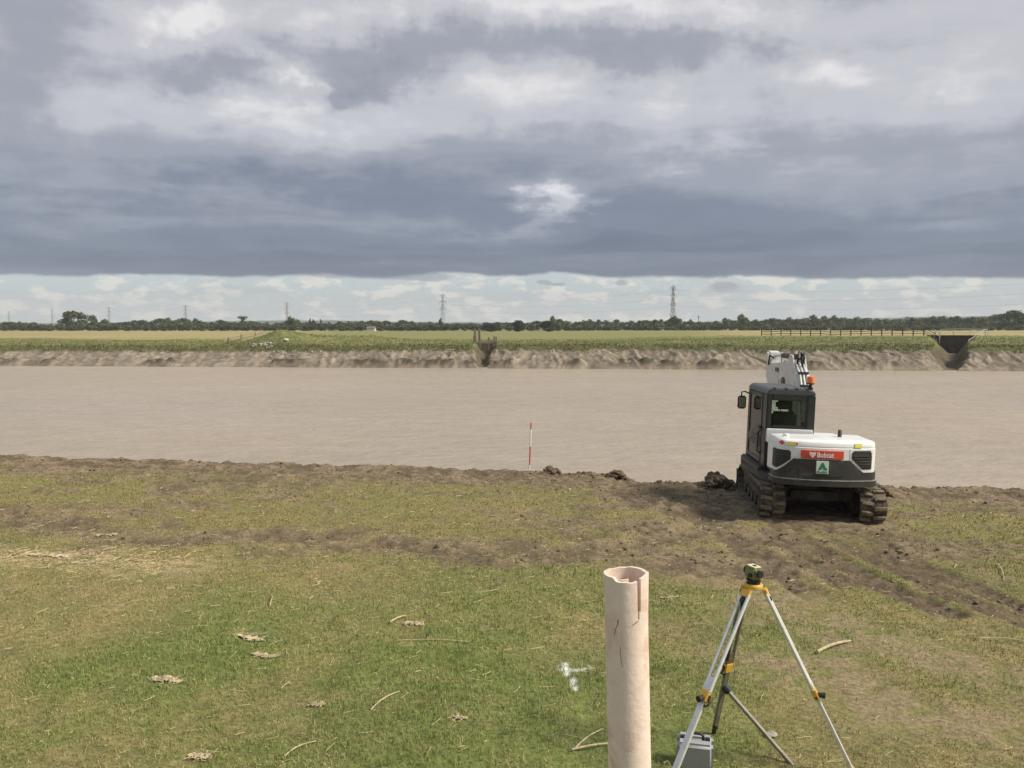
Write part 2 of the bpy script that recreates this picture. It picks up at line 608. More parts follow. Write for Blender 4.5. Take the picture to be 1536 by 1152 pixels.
def edge_y(X):
    e = np.where(X < 2.75, 19.15, 18.3 + 0.28 * sstep(X, 5.5, 8.5))
    # the cut at the excavator's side
    t = sstep(X, 2.45, 3.0)
    e = 19.15 * (1 - t) + (18.28 + 0.25 * sstep(X, 5.5, 8.5)) * t
    return e + (fbm(X * 0.9, X * 0 + 3.3, 5, 4) - 0.5) * 0.3 + (fbm(X * 5, X * 0 + 1.3, 6, 3) - 0.5) * 0.16


def ground_z0(X, Y):
    return float(base_h(np.array(X, float), np.array(Y, float)))


def gp(px, py):
    """where the ray through a photograph pixel meets the near bank"""
    a, e = ray(px, py)
    Y = 10.0
    for _ in range(40):
        Y = 0.5 * Y + 0.5 * max(0.5, (CAMZ - ground_z0(a * Y, Y)) / -e)
    return (a * Y, Y)


def gpl(*pts): return [gp(*p) for p in pts]


BAND = gpl((-60, 770), (60, 776), (190, 806), (330, 806), (470, 800), (600, 818), (760, 826), (900, 822), (1010, 800), (1085, 772))
BAND2 = gpl((560, 815), (720, 842), (860, 838), (1010, 826), (1090, 838))
RUTS = [gpl((1150, 795), (1210, 838), (1262, 872)), gpl((1192, 800), (1262, 846), (1330, 880), (1420, 915)),
        gpl((1255, 808), (1320, 838), (1390, 876), (1470, 905), (1600, 950)), gpl((1305, 808), (1370, 846), (1440, 876), (1600, 930)),
        gpl((1085, 800), (1130, 835), (1200, 880))]
BARE = [gpl((1090, 880), (1170, 905), (1260, 935), (1340, 968), (1440, 1000), (1580, 1035)), gpl((1060, 980), (1180, 1000), (1290, 1030), (1400, 1065), (1580, 1110))]
CHURN = [gpl((930, 740), (1000, 762), (1090, 755)), gpl((960, 790), (1060, 800), (1180, 806)), gpl((1000, 830), (1150, 850))]
STRAW = gpl((-80, 838), (60, 838), (150, 836), (260, 848))
PAINT = [gpl((838, 1005), (868, 1005), (884, 1002)), gpl((849, 993), (851, 1013)), gpl((860, 1019), (861, 1038))]


def near_fields(X, Y):
    """mud, bare, straw, green masks (all 0..1) and height of the near bank"""
    n_lo = fbm(X * 0.35, Y * 0.35, 21, 4)
    n_md = fbm(X * 1.6, Y * 1.6, 31, 4)
    n_hi = fbm(X * 6.5, Y * 6.5, 41, 4)
    ye = edge_y(X)
    q = Y - ye
    mud = sstep(q + (n_md - 0.5) * 1.6 + (n_lo - 0.5) * 1.2, -2.7, -1.1)
    d, _ = seg_dist(X, Y, BAND)
    mud = np.maximum(mud, (1 - sstep(d + (n_md - 0.5) * 1.7, 0.15, 1.15)) * 0.85)
    d, _ = seg_dist(X, Y, BAND2)
    mud = np.maximum(mud, (1 - sstep(d + (n_md - 0.5) * 1.2, 0.1, 0.55)) * 0.8)
    for c in CHURN:
        d, _ = seg_dist(X, Y, c)
        mud = np.maximum(mud, (1 - sstep(d + (n_md - 0.5) * 1.8, 0.3, 1.3)) * 0.95)
    fo = np.hypot((X - EXX) / 1.5, (Y - EXY) / 1.9)
    mud = np.maximum(mud, 1 - sstep(fo + (n_md - 0.5) * 0.5, 0.95, 1.35))
    rut = np.zeros(np.shape(X))
    rl = np.zeros(np.shape(X))
    for i, rp in enumerate(RUTS):
        d, arc = seg_dist(X, Y, rp)
        m = 1 - sstep(d + (n_md - 0.5) * 0.35, 0.12, 0.34)
        fade = sstep(n_lo + n_md, 0.6, 0.95)
        m = m * (0.35 + 0.65 * fade)
        rut = np.maximum(rut, m)
        rl = np.where(m > 0.05, np.sin(arc * 2 * math.pi / 0.17 + d * 6), rl)
    mud = np.maximum(mud, rut)
    patch = sstep(fbm(X * 0.9, Y * 1.3, 51, 5, 0.6) + (n_hi - 0.5) * 0.5, 0.50, 0.68)
    far = sstep(Y, 9.0, 13.5)
    mud = np.maximum(mud, patch * (0.15 + 0.7 * far))
    bare = np.zeros(np.shape(X))
    for b in BARE:
        d, _ = seg_dist(X, Y, b)
        bare = np.maximum(bare, (1 - sstep(d + (n_md - 0.5) * 1.5, 0.0, 0.85)) * 0.9)
    d, _ = seg_dist(X, Y, STRAW)
    straw = (1 - sstep(d + (n_md - 0.5) * 1.0, 0.1, 0.8))
    green = np.clip(sstep(n_lo + 0.25 * (n_md - 0.5), 0.36, 0.62), 0, 1)
    green = green * (1 - 0.75 * far) * (1 - 0.35 * sstep(Y, 7.0, 9.5))
    lush = np.exp(-(((X + 2.3) / 2.6) ** 2 + ((Y - 5.7) / 1.5) ** 2))
    green = np.clip(green + 0.8 * lush * sstep(n_md, 0.3, 0.55), 0, 1)
    # height
    h = base_h(X, Y)
    calm = sstep(fo, 0.9, 1.15)
    h = h + (n_lo - 0.5) * 0.12 * calm + (n_md - 0.5) * 0.05 * calm
    clod = np.abs(fbm(X * 3.4, Y * 3.4, 61, 5, 0.6) - 0.5) * 2
    h = h + (n_hi - 0.5) * (0.035 + 0.05 * mud)
    h = h + mud * (clod - 0.25) * 0.085 * (0.3 + 0.7 * calm)
    h = h - rut * 0.055 + rut * rl * 0.024
    d, _ = seg_dist(X, Y, BAND)
    h = h - (1 - sstep(d, 0.05, 0.5)) * 0.07
    lip = np.exp(-((q + 0.35) / 0.45) ** 2)
    h = h + lip * ((fbm(X * 2.2, Y * 2.2, 71, 4) - 0.45) * 0.12)
    h = h - np.where(q > 0, np.minimum(q * 0.95, 3.2), 0)
    return dict(mud=mud, bare=bare, straw=straw, green=green, rut=rut, h=h, q=q, n_lo=n_lo, n_md=n_md, n_hi=n_hi, far=far)


def lerp(a, b, t): return a * (1 - t)[..., None] + b * t[..., None]


def near_colour(f, X, Y, jit=None):
    """albedo of the soil and thatch"""
    turf = np.array([0.190, 0.172, 0.070])
    dry = np.array([0.270, 0.215, 0.095])
    grn = np.array([0.135, 0.168, 0.046])
    c = lerp(np.broadcast_to(turf, X.shape + (3,)), np.broadcast_to(dry, X.shape + (3,)), sstep(f['n_hi'] * 0.6 + f['n_md'] * 0.5, 0.45, 0.75) * (1 - 0.4 * f['far']))
    c = lerp(c, np.broadcast_to(grn, X.shape + (3,)), f['green'] * 0.8)
    mudc = lerp(np.broadcast_to(np.array([0.118, 0.090, 0.058]), X.shape + (3,)), np.broadcast_to(np.array([0.215, 0.166, 0.108]), X.shape + (3,)), sstep(f['n_hi'] * 0.55 + f['n_md'] * 0.45, 0.35, 0.68))
    c = lerp(c, mudc, np.clip(f['mud'] * 1.1, 0, 1))
    c = lerp(c, np.broadcast_to(np.array([0.25, 0.195, 0.115]), X.shape + (3,)), f['bare'] * sstep(f['n_hi'], 0.3, 0.6) * (1 - f['rut']))
    c = lerp(c, np.broadcast_to(np.array([0.42, 0.32, 0.18]), X.shape + (3,)), f['straw'] * 0.55 * sstep(f['n_hi'], 0.3, 0.6))
    c = lerp(c, np.broadcast_to(np.array([0.088, 0.066, 0.043]), X.shape + (3,)), f['rut'] * 0.5)
    return c


def paint_mask(X, Y):
    p = np.zeros(np.shape(X))
    for i, st in enumerate(PAINT):
        d, _ = seg_dist(X, Y, st)
        p = np.maximum(p, (1 - sstep(d, 0.008, 0.036)) * (0.8 if i == 0 else 1.0))
    return p


ys = np.concatenate([np.arange(-8, 4.5, 0.25), np.arange(4.5, 12, 0.034), np.arange(12, 20.2, 0.042), np.arange(20.2, 24, 0.3)])
xs = np.concatenate([np.arange(-60, -15, 1.5), np.arange(-15, 14.5, 0.046), np.arange(14.5, 60, 1.5)])
GX, GY = np.meshgrid(xs, ys)
nf = near_fields(GX, GY)
gcol = near_colour(nf, GX, GY)
pm = paint_mask(GX, GY)
gcol = lerp(gcol, np.broadcast_to(np.array([0.78, 0.78, 0.74]), gcol.shape), pm * 0.75)
nx, ny = len(xs), len(ys)
idx = np.arange(nx * ny).reshape(ny, nx)
quads = np.stack([idx[:-1, :-1], idx[:-1, 1:], idx[1:, 1:], idx[1:, :-1]], -1).reshape(-1, 4)


def ground_material():
    m = material('near_soil', (0.1, 0.1, 0.1), 0.9, spec=0.15, var=0.28, vscale=22, bump=0.5, bscale=55, attr='Col')
    return m


ground_material()
near = np_mesh('near_bank_ground', np.stack([GX, GY, nf['h']], -1).reshape(-1, 3), quads, 'near_soil', gcol.reshape(-1, 3), True)
tag(near, kind='structure')


def near_z(X, Y):
    """height of the built near bank, by bilinear lookup"""
    X, Y = np.asarray(X, float), np.asarray(Y, float)
    i = np.clip(np.searchsorted(xs, X) - 1, 0, nx - 2)
    j = np.clip(np.searchsorted(ys, Y) - 1, 0, ny - 2)
    u = (X - xs[i]) / (xs[i + 1] - xs[i])
    v = (Y - ys[j]) / (ys[j + 1] - ys[j])
    H = nf['h']
    return (H[j, i] * (1 - u) + H[j, i + 1] * u) * (1 - v) + (H[j + 1, i] * (1 - u) + H[j + 1, i + 1] * u) * v


# ------------------------------------------------------------------ river
WZ = CAMZ - 5.0


def water_pt(px, py):
    a, e = ray(px, py)
    Y = (WZ - CAMZ) / e
    return a * Y, Y


wl, wr = water_pt(0, 549), water_pt(1536, 557)
FSL = (wr[1] - wl[1]) / (wr[0] - wl[0])


def far_edge(X):
    return wl[1] + (np.clip(X, -400, 400) - wl[0]) * FSL + 1.2 * (fbm(X * 0.05, X * 0 + 2.2, 81, 3) - 0.5)


def river_material():
    m = bpy.data.materials.new('silty_water')
    m.use_nodes = True
    nt = m.node_tree
    V.tree = nt
    p = nt.nodes['Principled BSDF']
    p.inputs['Roughness'].default_value = 0.38
    p.inputs['IOR'].default_value = 1.33
    p.inputs['Specular IOR Level'].default_value = 0.3
    tc = nt.nodes.new('ShaderNodeTexCoord')
    mp = nt.nodes.new('ShaderNodeMapping')
    mp.inputs['Rotation'].default_value = (0, 0, R(14))
    mp.inputs['Scale'].default_value = (0.55, 1.0, 1.0)
    nt.links.new(tc.outputs['Object'], mp.inputs['Vector'])
    big = V(noise(mp.outputs[0], 0.06, 4, 0.55).outputs[0]).step(0.3, 0.7)
    med = V(noise(mp.outputs[0], 0.7, 5, 0.6).outputs[0]).step(0.35, 0.68)
    c = mixc(big * 0.5 + med * 0.5, (0.318, 0.262, 0.200), (0.388, 0.326, 0.254))
    nt.links.new(c, p.inputs['Base Color'])
    w1 = V(noise(mp.outputs[0], 1.6, 4, 0.55, 0.4).outputs[0])
    w2 = V(noise(mp.outputs[0], 6.0, 3, 0.5).outputs[0])
    nt.links.new((V(noise(mp.outputs[0], 0.035, 3, 0.5).outputs[0]).step(0.35, 0.65) * 0.2 + 0.26).s, p.inputs['Roughness'])
    b = nt.nodes.new('ShaderNodeBump')
    b.inputs['Strength'].default_value = 0.8
    b.inputs['Distance'].default_value = 0.2
    nt.links.new((w1 + w2 * 0.28).s, b.inputs['Height'])
    nt.links.new(b.outputs[0], p.inputs['Normal'])
    MATS['silty_water'] = m


river_material()
river = MB()._add([(-900, 15, WZ), (900, 15, WZ), (900, 230, WZ), (-900, 230, WZ)], [(0, 1, 2, 3)]).build('river_water', 'silty_water')
tag(river, kind='structure')

# ------------------------------------------------------------------ far bank
OUT_R = (np.array([66.3, 121.0]), np.array([49.7, 91.0]))      # headwall -> river
OUT_C = (np.array([-3.6, 117.0]), np.array([-3.55, 94.0]))


def channel(X, Y, seg, half, zb0, zb1, slope):
    (x0, y0), (x1, y1) = seg
    dx, dy = x1 - x0, y1 - y0
    L = math.hypot(dx, dy)
    t = ((X - x0) * dx + (Y - y0) * dy) / L
    d = np.abs((X - x0) * -dy + (Y - y0) * dx) / L
    tt = np.clip(t / L, 0, 1)
    wob = (fbm(X * 0.9, Y * 0.9, 161, 3) - 0.5) * 0.7
    z = zb0 + (zb1 - zb0) * tt + np.maximum(d + wob - half, 0) * np.interp(t / L, slope[0], slope[1])
    return np.where((t > -0.2) & (t < L + 6), z, 99.0), d, t


def far_fields(X, Y):
    s = Y - far_edge(X)
    n_lo = fbm(X * 0.06, Y * 0.06, 101, 4)
    n_md = fbm(X * 0.35, Y * 0.35, 111, 4)
    n_hi = fbm(X * 1.6, Y * 1.6, 121, 4)
    crest = 1.52 + 0.62 * sstep(X, 5, 38) - 0.25 * sstep(X, 70, 140)
    lipz = 0.30 + 0.42 * sstep(X, -45, 0) + (n_lo - 0.5) * 0.3
    sl = 4.8 + (n_md - 0.5) * 2.4 + (n_lo - 0.5) * 2.4
    h = np.where(s < 0, WZ + s * 0.6, 0)
    t = np.clip(s / sl, 0, 1)
    h = np.where(s >= 0, WZ + (lipz - WZ) * t ** 0.85, h)
    up = np.clip((s - sl) / 24, 0, 1)
    h = h + np.where(s > sl, 0.38 * sstep(s - sl, 0, 1.4) + (crest - lipz - 0.38) * up ** 0.9, 0)
    field = 1.5 + 0.25 * sstep(X, 0, 60)
    back = sstep(s, 34, 60)
    h = h * (1 - back) + field * back
    # overgrown hillock on the left
    mound = 1.75 * np.exp(-(((X + 32.5) / 3.9) ** 2 + ((Y - 113) / 4.5) ** 2) * 1.0) + 1.0 * np.exp(-(((X + 24) / 9.0) ** 2 + ((Y - 116) / 5.0) ** 2))
    mound = mound * sstep(s, 5.5, 8)
    h = h + mound * (0.85 + 0.3 * n_md)
    # rills and slumps in the mud face
    mudm = (1 - sstep(s - sl + (n_hi - 0.5) * 3.0, -0.5, 0.4)) * sstep(s, -1.5, -0.2)
    warp = (n_md - 0.5) * 3.0 + s * 0.22
    rill = np.abs(fbm((X + warp) * 1.25, s * 0.11 + 3, 131, 3, 0.5) - 0.5) * 2.6
    amp = sstep(X, -36, -10)
    face = sstep(s, 0.2, 1.5) * mudm
    h = h + face * ((np.minimum(rill, 0.8) - 0.3) * 0.55 * (0.35 + 0.65 * amp) + (n_hi - 0.5) * 0.3)
    toe = np.exp(-((s - 0.9) / 0.7) ** 2) * sstep(fbm(X * 0.18, X * 0 + 7, 141, 4), 0.47, 0.62)
    h = h + toe * (0.35 + 0.5 * (n_hi - 0.3))
    grassm = sstep(s - sl + (n_hi - 0.5) * 3.0, -0.2, 0.4)
    h = h + grassm * (1 - back) * ((n_hi - 0.5) * 0.30 + (n_md - 0.5) * 0.35)
    h = h + back * (n_lo - 0.5) * 0.1
    zr, dr, tr = channel(X, Y, OUT_R, 0.6, -0.3, -1.46, ([0, .45, .76, .9, 1.2], [1.0, 1.5, 2.4, 1.1, 0.7]))
    zc, dc, tc_ = channel(X, Y, OUT_C, 0.25, 0.0, -1.46, ([0, .4, .72, .88, 1.2], [1.2, 1.3, 1.7, 0.9, 0.6]))
    cut = np.minimum(zr, zc)
    carved = sstep(h - cut, 0.0, 0.5)
    h = np.minimum(h, cut + (n_hi - 0.5) * 0.15)
    gold = sstep(s + (n_lo - 0.5) * 30, 30, 44) * 1.0
    return dict(h=h, s=s, mud=mudm, grass=grassm, rill=rill, toe=toe, gold=gold, carved=carved, n_lo=n_lo, n_md=n_md, n_hi=n_hi, mound=mound, sl=sl, back=back)


def far_colour(f, X, Y):
    S = X.shape + (3,)
    B = lambda *c: np.broadcast_to(np.array(c), S)
    gr = lerp(B(0.125, 0.140, 0.050), B(0.185, 0.182, 0.072), sstep(f['n_md'], 0.35, 0.65))
    gr = lerp(gr, B(0.105, 0.102, 0.046), (1 - sstep(f['s'] - f['sl'] + (f['n_md'] - 0.5) * 3, 1.5, 5.0)) * 0.9)
    gold = lerp(B(0.345, 0.275, 0.135), B(0.285, 0.255, 0.11), sstep(f['n_lo'], 0.4, 0.6))
    # a greener meadow in the middle, stubble left and right
    mid = sstep(X / np.maximum(Y, 60), -0.30, -0.2) * (1 - sstep(X / np.maximum(Y, 60), 0.20, 0.30))
    gold = lerp(gold, B(0.190, 0.195, 0.072), mid * 0.85)
    c = lerp(gr, gold, f['gold'])
    md = lerp(B(0.175, 0.146, 0.110), B(0.292, 0.244, 0.186), sstep(f['rill'] * 0.5 + f['n_hi'] * 0.6, 0.3, 0.7))
    c = lerp(c, md, np.clip(f['mud'], 0, 1))
    c = lerp(c, B(0.085, 0.072, 0.048), np.clip(f['toe'] * 1.4 - 0.15, 0, 1) * sstep(f['n_hi'], 0.32, 0.5))
    c = lerp(c, B(0.10, 0.083, 0.056), f['carved'] * 0.9)
    return c


fs = np.concatenate([np.arange(-3, 9, 0.16), np.arange(9, 14, 0.3), np.arange(14, 44, 0.7), np.geomspace(44, 3800, 46)])
fx = np.concatenate([-np.geomspace(3900, 92, 34), np.arange(-90, 90, 0.17), np.geomspace(92, 3900, 34)])
FX, FS = np.meshgrid(fx, fs)
FY = far_edge(FX) + FS
ff = far_fields(FX, FY)
fnx, fny = len(fx), len(fs)
idx = np.arange(fnx * fny).reshape(fny, fnx)
quads = np.stack([idx[:-1, :-1], idx[:-1, 1:], idx[1:, 1:], idx[1:, :-1]], -1).reshape(-1, 4)
material('far_soil', (0.1, 0.1, 0.1), 0.9, spec=0.15, var=0.2, vscale=1.3, bump=0.4, bscale=4, attr='Col')
farb = np_mesh('far_bank_ground', np.stack([FX, FY, ff['h']], -1).reshape(-1, 3), quads, 'far_soil', far_colour(ff, FX, FY).reshape(-1, 3), True)
tag(farb, kind='structure')


def far_z(x, y):
    return float(far_fields(np.array([[float(x)]]), np.array([[float(y)]]))['h'][0, 0])


def far_hit(px, py):
    """where a pixel's ray meets the far bank"""
    a, e = ray(px, py)
    Y = np.arange(92, 700, 0.2)
    X = a * Y
    Z = CAMZ + e * Y
    H = far_fields(X[None], Y[None])['h'][0]
    k = np.nonzero(Z <= H)[0]
    k = k[0] if len(k) else len(Y) - 1
    return Vector((X[k], Y[k], H[k]))


# ------------------------------------------------------------------ grass (near), straw, clods


def blades(X, Y, Z, L, W, lean, col, name, mat):
    n = len(X)
    ang = rng.uniform(0, 2 * np.pi, n)
    ca, sa = np.cos(ang), np.sin(ang)
    la = rng.uniform(0, 2 * np.pi, n)
    lx, ly = np.cos(la) * lean * L, np.sin(la) * lean * L
    up = L * np.sqrt(np.clip(1 - lean ** 2 * 0.8, 0.08, 1))
    P = np.stack([X, Y, Z], -1)
    v0 = P + np.stack([ca * W, sa * W, 0 * W - 0.004], -1)
    v1 = P - np.stack([ca * W, sa * W, 0 * W + 0.004], -1)
    mid = P + np.stack([lx * 0.35, ly * 0.35, up * 0.62], -1)
    v2 = mid - np.stack([ca * W, sa * W, 0 * W], -1) * 0.8
    v3 = mid + np.stack([ca * W, sa * W, 0 * W], -1) * 0.8
    v4 = P + np.stack([lx, ly, up], -1)
    verts = np.stack([v0, v1, v2, v3, v4], 1).reshape(-1, 3)
    b = np.arange(n)[:, None] * 5
    tris = np.concatenate([b + np.array([[0, 1, 2]]), b + np.array([[0, 2, 3]]), b + np.array([[3, 2, 4]])], 0)
    cols = np.repeat(col, 5, 0)
    return np_mesh(name, verts, tris, mat, cols, False)


def near_grass():
    # (y0, y1, blades per m2, length, half width)
    bands = [(4.6, 7.5, 2600, 0.050, 0.0022), (7.5, 10.5, 1500, 0.050, 0.0030), (10.5, 14.5, 750, 0.055, 0.0042), (14.5, 19.0, 420, 0.06, 0.0055)]
    XS, YS, LS, WS = [], [], [], []
    for y0, y1, dens, L, W in bands:
        xr = 0.70 * y1 + 1.5
        n = int((y1 - y0) * 2 * xr * dens)
        x, y = rng.uniform(-xr, xr, n), rng.uniform(y0, y1, n)
        k = np.abs(x) < 0.70 * y + 1.5
        x, y = x[k], y[k]
        XS.append(x); YS.append(y)
        LS.append(np.full(len(x), L)); WS.append(np.full(len(x), W))
    X, Y, L, W = map(np.concatenate, (XS, YS, LS, WS))
    f = near_fields(X, Y)
    keep = rng.uniform(0, 1, len(X)) < np.clip(1.0 - 0.88 * f['mud'] - 0.7 * f['bare'] - 0.5 * f['straw'] - 1.0 * f['rut'], 0.02, 1) * (0.25 + 0.75 * sstep(f['n_hi'] * 0.5 + f['n_md'] * 0.5, 0.3, 0.5))
    keep &= f['q'] < -0.15
    fo = (np.abs(X - EXX) < 1.25) & (np.abs(Y - EXY) < 1.6)
    keep &= ~fo
    X, Y, L, W = X[keep], Y[keep], L[keep], W[keep]
    f = {k: v[keep] for k, v in f.items()}
    n = len(X)
    clump = fbm(X * 4.2, Y * 4.2, 181, 3)
    tuft = fbm(X * 1.3, Y * 1.3, 191, 3)
    g = np.clip(f['green'] * 0.8 + rng.normal(0, 0.18, n) + 0.05 + (clump - 0.5) * 0.9 + (tuft - 0.5) * 0.7, 0, 1)
    r = rng.uniform(0, 1, n)
    dry = np.array([0.38, 0.325, 0.160]); grn = np.array([0.172, 0.226, 0.062]); olive = np.array([0.250, 0.244, 0.088])
    col = lerp(np.broadcast_to(olive, (n, 3)), np.broadcast_to(grn, (n, 3)), g)
    is_dry = (r < np.clip(0.40 - 0.24 * f['green'] + 0.15 * f['straw'] - (clump - 0.5) * 1.3 - (tuft - 0.5) * 0.8, 0.03, 0.85))
    col[is_dry] = dry
    col = col * (0.75 + 0.5 * rng.uniform(0, 1, n))[:, None]
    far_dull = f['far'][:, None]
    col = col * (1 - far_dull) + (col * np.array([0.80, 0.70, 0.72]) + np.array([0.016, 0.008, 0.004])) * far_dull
    pmk = paint_mask(X, Y)
    col = lerp(col, np.broadcast_to(np.array([0.8, 0.8, 0.77]), (n, 3)), pmk * (rng.uniform(0, 1, n) < 0.8))
    L = L * (0.45 + 0.55 * rng.uniform(0, 1, n)) * (0.70 + 0.5 * f['green'] + 0.5 * (clump - 0.4))
    lean = np.clip(rng.normal(0.62, 0.25, n), 0.05, 0.98)
    lean[is_dry] = np.clip(lean[is_dry] + 0.2, 0, 1.0)
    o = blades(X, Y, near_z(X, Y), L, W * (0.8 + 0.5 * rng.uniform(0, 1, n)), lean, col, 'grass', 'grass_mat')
    tag(o, 'short grazed green and straw-coloured grass covering the near river bank', 'grass', kind='stuff')


near_grass()


def straw_litter():
    n = 5200
    Y = 4.8 + 13 * rng.uniform(0, 1, n) ** 1.35
    X = rng.uniform(-1, 1, n) * (0.70 * Y + 1)
    # the drier strip on the left carries much more
    k = 1100
    p = np.array(STRAW)
    t = rng.uniform(0, 1, k)
    X[:k] = p[0, 0] + (p[-1, 0] - p[0, 0]) * t
    Y[:k] = np.interp(X[:k], p[:, 0], p[:, 1]) + rng.normal(0, 0.35, k)
    X[:k] += rng.normal(0, 0.3, k)
    q = Y - edge_y(X)
    keep = (q < -1.2) & ~((np.abs(X - EXX) < 1.4) & (np.abs(Y - EXY) < 1.8))
    X, Y = X[keep], Y[keep]
    n = len(X)
    Z = near_z(X, Y) + 0.018 + 0.014 * rng.uniform(0, 1, n)
    L = 0.02 + 0.13 * rng.uniform(0, 1, n) ** 4.0
    W = (0.0013 + 0.0018 * rng.uniform(0, 1, n)) * np.clip(Y / 8, 0.8, 1.6)
    ang = rng.uniform(0, np.pi, n)
    ca, sa = np.cos(ang), np.sin(ang)
    tilt = rng.normal(0, 0.12, n)
    P = np.stack([X, Y, Z], -1)
    D = np.stack([ca, sa, tilt], -1) * (L / 2)[:, None]
    bend = np.stack([-sa, ca, 0 * ca + 0.3], -1) * (L * rng.normal(0, 0.03, n))[:, None]
    S = np.stack([-sa, ca, 0 * ca], -1) * W[:, None]
    U = np.stack([0 * ca, 0 * ca, W * 1.3], -1)
    ring = []
    for c in (P - D, P + bend, P + D):
        ring += [c + S, c - S, c + U]
    verts = np.stack(ring, 1).reshape(-1, 3)
    b = np.arange(n)[:, None] * 9
    fl = []
    for a in (0, 3):
        for i, j in ((0, 1), (1, 2), (2, 0)):
            fl.append(b + np.array([[a + i, a + j, a + j + 3, a + i + 3]]))
    faces = np.concatenate(fl, 0)
    col = np.array([0.55, 0.45, 0.25])[None] * (0.55 + 0.6 * rng.uniform(0, 1, n))[:, None]
    o = np_mesh('straw_litter', verts, faces, 'straw_mat', np.repeat(col, 9, 0))
    tag(o, 'loose pale straw stalks littering the grass', 'straw', kind='stuff')


straw_litter()


def ico_mesh(sub=1):
    bm = bmesh.new()
    bmesh.ops.create_icosphere(bm, subdivisions=sub, radius=1)
    v = np.array([p.co[:] for p in bm.verts])
    f = np.array([[p.index for p in fc.verts] for fc in bm.faces])
    bm.free()
    return v, f


ICO1, ICO2, ICO3 = ico_mesh(1), ico_mesh(2), ico_mesh(3)


def lumps(C_, Rr, ico, rough=0.35, flat=0.7):
    """many irregular lumps: centres, radii -> verts, faces"""
    V0, F0 = ico
    n, m = len(C_), len(V0)
    S = rng.uniform(0.65, 1.35, (n, 1, 3)) * np.array([1, 1, flat])
    J = 1 + rough * (rng.uniform(-1, 1, (n, m, 1)))
    th = rng.uniform(0, 2 * np.pi, n)
    rot = np.zeros((n, 3, 3))
    rot[:, 0, 0], rot[:, 0, 1], rot[:, 1, 0], rot[:, 1, 1], rot[:, 2, 2] = np.cos(th), -np.sin(th), np.sin(th), np.cos(th), 1
    P = (V0[None] * J * S) * Rr[:, None, None]
    P = np.einsum('nij,nmj->nmi', rot, P) + C_[:, None, :]
    return P.reshape(-1, 3), (F0[None] + (np.arange(n) * m)[:, None, None]).reshape(-1, 3)


def clods():
    n = 30000
    Y = rng.uniform(6, 20, n)
    X = rng.uniform(-1, 1, n) * (0.70 * Y + 1)
    f = near_fields(X, Y)
    w = np.clip(f['mud'] - 0.35, 0, 1) * 0.45 + f['rut'] * 0.3 + np.exp(-((f['q'] + 0.2) / 0.4) ** 2) * 0.15
    keep = (rng.uniform(0, 1, n) < w * sstep(f['n_md'], 0.35, 0.6)) & (f['q'] < 0.4)
    keep &= ~((np.abs(X - EXX) < 1.25) & (np.abs(Y - EXY) < 1.7))
    X, Y = X[keep], Y[keep]
    q = f['q'][keep]
    n = len(X)
    r = 0.010 + 0.032 * rng.uniform(0, 1, n) ** 3 + 0.012 * np.exp(-((q + 0.1) / 0.3) ** 2) * rng.uniform(0, 1, n)
    P = np.stack([X, Y, near_z(X, Y) + r * 0.15], -1)
    v, fc = lumps(P, r, ICO1)
    col = np.array([0.125, 0.088, 0.052])[None] * (0.6 + 0.8 * rng.uniform(0, 1, n))[:, None]
    o = np_mesh('mud_clods', v, fc, 'straw_mat', np.repeat(col, len(ICO1[0]), 0), True)
    tag(o, 'small crumbled clods of brown mud scattered over churned ground', 'mud', kind='stuff')


clods()

# ------------------------------------------------------------------ far bank: rough grass


def far_grass():
    n = 90000
    X = rng.uniform(-88, 88, n)
    s = 3.5 + 22 * rng.uniform(0, 1, n) ** 2.2
    Y = far_edge(X) + s
    f = far_fields(X, Y)
    keep = (f['grass'] > 0.5) & (f['carved'] < 0.4) & (rng.uniform(0, 1, n) < sstep(f['n_md'], 0.25, 0.55) * 0.9 + 0.1) & (f['gold'] < 0.7)
    X, Y = X[keep], Y[keep]
    f = {k: v[keep] for k, v in f.items()}
    n = len(X)
    L = (0.10 + 0.30 * rng.uniform(0, 1, n) ** 2) * (0.55 + 0.8 * f['n_lo']) * np.where(f['s'] - f['sl'] < 4, 1.15, 0.7)
    lip = (1 - sstep(f['s'] - f['sl'] + (f['n_md'] - 0.5) * 3, 1.5, 5.5))
    col = lerp(np.broadcast_to(np.array([0.165, 0.178, 0.062]), (n, 3)), np.broadcast_to(np.array([0.112, 0.112, 0.050]), (n, 3)), lip * 0.95)
    col[rng.uniform(0, 1, n) < 0.18 * (1 - 0.7 * lip)] = (0.30, 0.27, 0.12)
    col = col * (0.75 + 0.5 * rng.uniform(0, 1, n))[:, None]
    o = blades(X, Y, f['h'], L, np.full(n, 0.035), np.clip(rng.normal(0.7, 0.2, n), 0, 0.95), col, 'bank_grass', 'grass_mat')
    tag(o, 'rough tussocky grass along the lip of the far bank', 'grass', kind='stuff')


far_grass()

# ------------------------------------------------------------------ hills beyond the plain


def hills(name, Y, prof, depth):
    pts = np.array(prof, float)
    pxs = np.arange(pts[0, 0], pts[-1, 0] + 1, 8)
    top = np.interp(pxs, pts[:, 0], pts[:, 1]) + (fbm(pxs * 0.03, pxs * 0, 151, 4) - 0.5) * 3
    vs, fcs = [], []
    for px, py in zip(pxs, top):
        p = at(px, py, Y)
        z = max(p.z, 1.6)
        for d, hh in ((-depth * 0.6, 0.0), (-depth * 0.25, 0.62), (0, 1.0), (depth * 0.4, 0.7), (depth, 0.0)):
            vs.append((p.x * (1 + d / Y), Y + d, 1.0 + (z - 1.0) * hh))
    for i in range(len(pxs) - 1):
        for k in range(4):
            a = i * 5 + k
            fcs.append((a, a + 1, a + 6, a + 5))
    o = MB()._add(vs, fcs).build(name, 'hill_mat')
    return tag(o, kind='structure')


